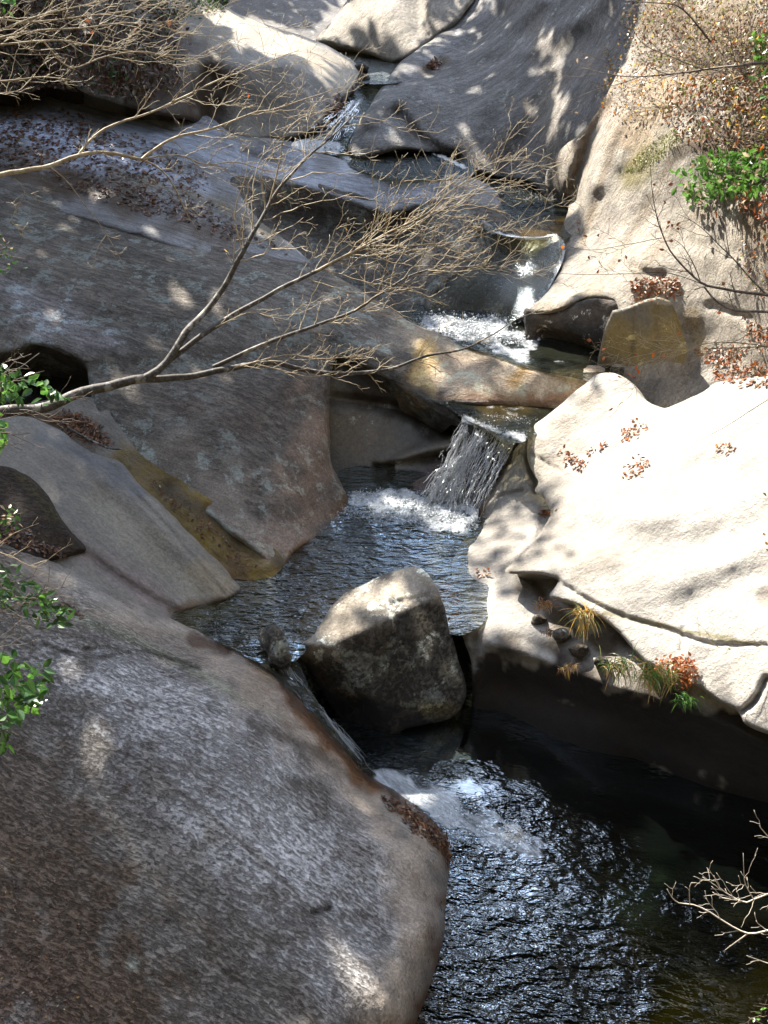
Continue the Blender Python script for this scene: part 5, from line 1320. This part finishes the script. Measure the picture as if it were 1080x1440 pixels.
# fallen leaves ------------------------------------------------------
def litter(label, polys, n, mats, L, W, lift=.012, up=.75, group=None):
    root = None; per = {}
    for poly, frac in polys:
        poly = np.array(poly, float); lo, hi = poly.min(0), poly.max(0); k = int(n * frac); tries = 0
        while k > 0 and tries < n * 20:
            tries += 1
            q = lo + (hi - lo) * vr.random(2)
            if not inside(q[None], poly)[0]: continue
            dn, _ = seg_dist(q[None], poly, True)
            if vr.random() > dn[0] / (0.22 * min(hi - lo)) + .12: continue
            h = cast_px(*q)
            if h is None: continue
            k -= 1
            p, nn = h
            if nn @ rays(*q) > 0: nn = -nn
            m = mats[vr.choice(len(mats), p=np.array([x[1] for x in mats]) / sum(x[1] for x in mats))][0]
            V, Fc = per.setdefault(m, ([], []))
            d = vr.normal(size=3); d -= nn * (d @ nn); d = nrm(nrm(d) + nn * vr.normal() * .35)
            leaf_at(V, Fc, p + nn * lift * vr.uniform(.3, 1.8), d, nrm(nn + vr.normal(size=3) * (1 - up)), L * vr.uniform(.6, 1.25), W * vr.uniform(.7, 1.2), .2)
    allp = np.concatenate([np.array(V) for V, _ in per.values()]); base = allp.mean(0)
    V, Fc, mi, mats_ = [], [], [], []
    for m, (v, f) in per.items():
        o = len(V); V += v; Fc += [tuple(i + o for i in q) for q in f]; mi += [len(mats_)] * len(f); mats_.append(M[m])
    me = new_mesh('fallen_leaves', np.array(V) - base, Fc, False)
    for m in mats_: me.materials.append(m)
    me.polygons.foreach_set('material_index', mi)
    tag(link('fallen_leaves', me, None, None, tuple(base)), label, None, group, 'stuff')


DRY = [('litter', .55), ('rust', .3), ('tan', .1), ('orange', .03)]
litter('drift of rusty fallen leaves on the ledge above the olive block', [([(884, 398), (905, 388), (958, 388), (960, 420), (925, 421), (890, 430)], 1)], 300, [('litter', .5), ('tan', .25), ('rust', .25)], .06, .035, .006, .85)
litter('fallen leaves scattered along the top of the bright slab at the right', [([(1000, 515), (1040, 505), (1170, 505), (1170, 548), (1010, 545)], .65), ([(975, 495), (1010, 485), (1070, 490), (1010, 520)], .2), ([(1040, 445), (1090, 455), (1090, 500), (1060, 490)], .15)], 520, DRY, .06, .035)
litter('small scattered patches of dry leaves on the sunlit slab', [([(783, 632), (800, 630), (828, 650), (822, 664), (795, 656)], .25), ([(820, 630), (848, 622), (852, 630), (828, 643)], .1), ([(868, 655), (900, 635), (916, 650), (910, 672), (875, 680)], .25),
        ([(875, 605), (895, 588), (910, 600), (890, 622), (868, 625)], .2), ([(1005, 628), (1030, 624), (1036, 636), (1010, 640)], .08), ([(755, 718), (780, 715), (784, 724), (762, 732)], .1), ([(665, 802), (688, 802), (685, 810), (668, 812)], .06)], 190, DRY, .055, .03)
litter('wet brown leaves strewn over the upper left slope', [([(-60, 140), (100, 150), (220, 195), (300, 250), (280, 285), (150, 262), (0, 250), (-60, 250)], .75), ([(150, 245), (300, 285), (400, 345), (410, 362), (300, 332), (180, 296), (60, 262)], .25)], 1900,
       [('litter_d', .8), ('litter', .2)], .085, .05)
litter('leaf litter heaped in front of the black hollow', [([(60, 585), (110, 578), (130, 590), (160, 625), (150, 632), (100, 612)], 1)], 420, [('litter_d', .6), ('litter', .4)], .06, .03)
litter('wet dark leaves stuck to the rounded edge of the foreground slab', [([(528, 1115), (575, 1130), (620, 1165), (640, 1195), (636, 1240), (620, 1200), (590, 1180), (545, 1140)], 1)], 520, [('litter_d', .6), ('litter', .38), ('tan', .05)], .045, .025)
litter('scraps of leaves caught in the mossy gully', [([(200, 665), (290, 730), (350, 790), (380, 800), (340, 800), (240, 715)], 1)], 90, [('litter_d', .5), ('litter', .4), ('tan', .1)], .05, .03)
litter('orange wet leaves wedged between the boulder and the pale rock lobe', [([(622, 835), (640, 830), (650, 870), (650, 885), (630, 880)], 1)], 160, [('rust', .5), ('orange', .3), ('litter', .3)], .05, .03)
litter('tiny leaf scraps and grit on the shaded corner of the foreground slab', [([(-40, 1100), (60, 1180), (150, 1320), (220, 1420), (200, 1500), (-40, 1500)], 1)], 420, [('litter_d', .75), ('litter', .2), ('gold', .03), ('tan', .05)], .022, .012, .004)
litter('brown leaves gathered along the top edge of the foreground slab', [([(-40, 735), (40, 742), (95, 780), (88, 795), (40, 775), (-40, 765)], .8), ([(80, 850), (100, 852), (118, 870), (108, 872)], .2)], 260, [('litter_d', .7), ('litter', .3)], .05, .03)
litter('heap of bright rusty leaves in the crevice beneath the slab', [([(905, 945), (935, 930), (975, 930), (985, 950), (975, 965), (940, 950)], 1)], 420, [('rust', .6), ('tan', .25), ('orange', .15)], .04, .024, .06)
litter('brown leaves among stones in the upper cascade', [([(460, 150), (500, 115), (515, 130), (490, 165), (460, 190), (440, 192)], .8), ([(595, 98), (612, 84), (625, 88), (615, 100)], .2)], 300, [('litter_d', .6), ('litter', .4)], .12, .07)
litter('few leaves sunk in the dark lower pool', [([(760, 1080), (1080, 1120), (1080, 1260), (850, 1200), (700, 1130)], 1)], 26, [('tan', .5), ('litter', .5)], .035, .02, .003)


# grass tufts in the crevice -----------------------------------------
def tuft(label, px, py, Yd, n, L, mats, spread, droop=.8, name='grass_tuft', wide=.0035, dirb=(0, -.5, .4)):
    base = at(px, py, Yd); per = {}
    for i in range(n):
        m = mats[vr.integers(len(mats))]
        V, Fc = per.setdefault(m, ([], []))
        p = base + np.array([vr.normal() * spread, vr.normal() * spread * .4, vr.normal() * spread * .4])
        d = nrm(np.array(dirb) + vr.normal(size=3) * .55); l = L * vr.uniform(.5, 1.15); k = 6
        s = nrm(np.cross(d, CF)); b = len(V)
        for j in range(k + 1):
            w_ = wide * (1 - (j / k) ** 2) + .0004
            V.extend([p - s * w_, p + s * w_])
            d = nrm(d + np.array([0, 0, -1]) * droop * .35); p = p + d * l / k
        for j in range(k): Fc.append((b + 2 * j, b + 2 * j + 1, b + 2 * j + 3, b + 2 * j + 2))
    root = empty(name, tuple(base)); tag(root, label, 'grass tuft')
    for m, (V, Fc) in per.items(): tag(link('blades', new_mesh('blades', np.array(V) - base, Fc, False), M[m], root), kind='stuff')


tuft('golden dry grass tuft hanging in the dark notch under the slab', 822, 862, 7.75, 110, .24, ['straw', 'straw', 'grass', 'gold'], .035)
tuft('bright green and yellow grass hanging from the crevice under the rusty leaves', 925, 948, 6.95, 170, .2, ['grass', 'grass', 'straw', 'green'], .09)
tuft('dull green grass drooping in shade left of the bright tuft', 872, 935, 7.2, 130, .18, ['grass', 'dgreen', 'straw'], .08)
tuft('brown dead fern clump on the dark ledge', 800, 940, 7.6, 60, .09, ['straw', 'litter', 'gold'], .04)
tuft('small rusty moss clump high in the dark notch', 765, 850, 8.2, 90, .07, ['litter', 'straw', 'rust'], .05)
tuft('dark green fern at the right end of the shaded crevice', 965, 985, 6.85, 70, .12, ['dgreen', 'green'], .04)
tuft('tiny rusty plant low in the dark notch', 772, 888, 8.1, 60, .06, ['litter', 'straw'], .03)
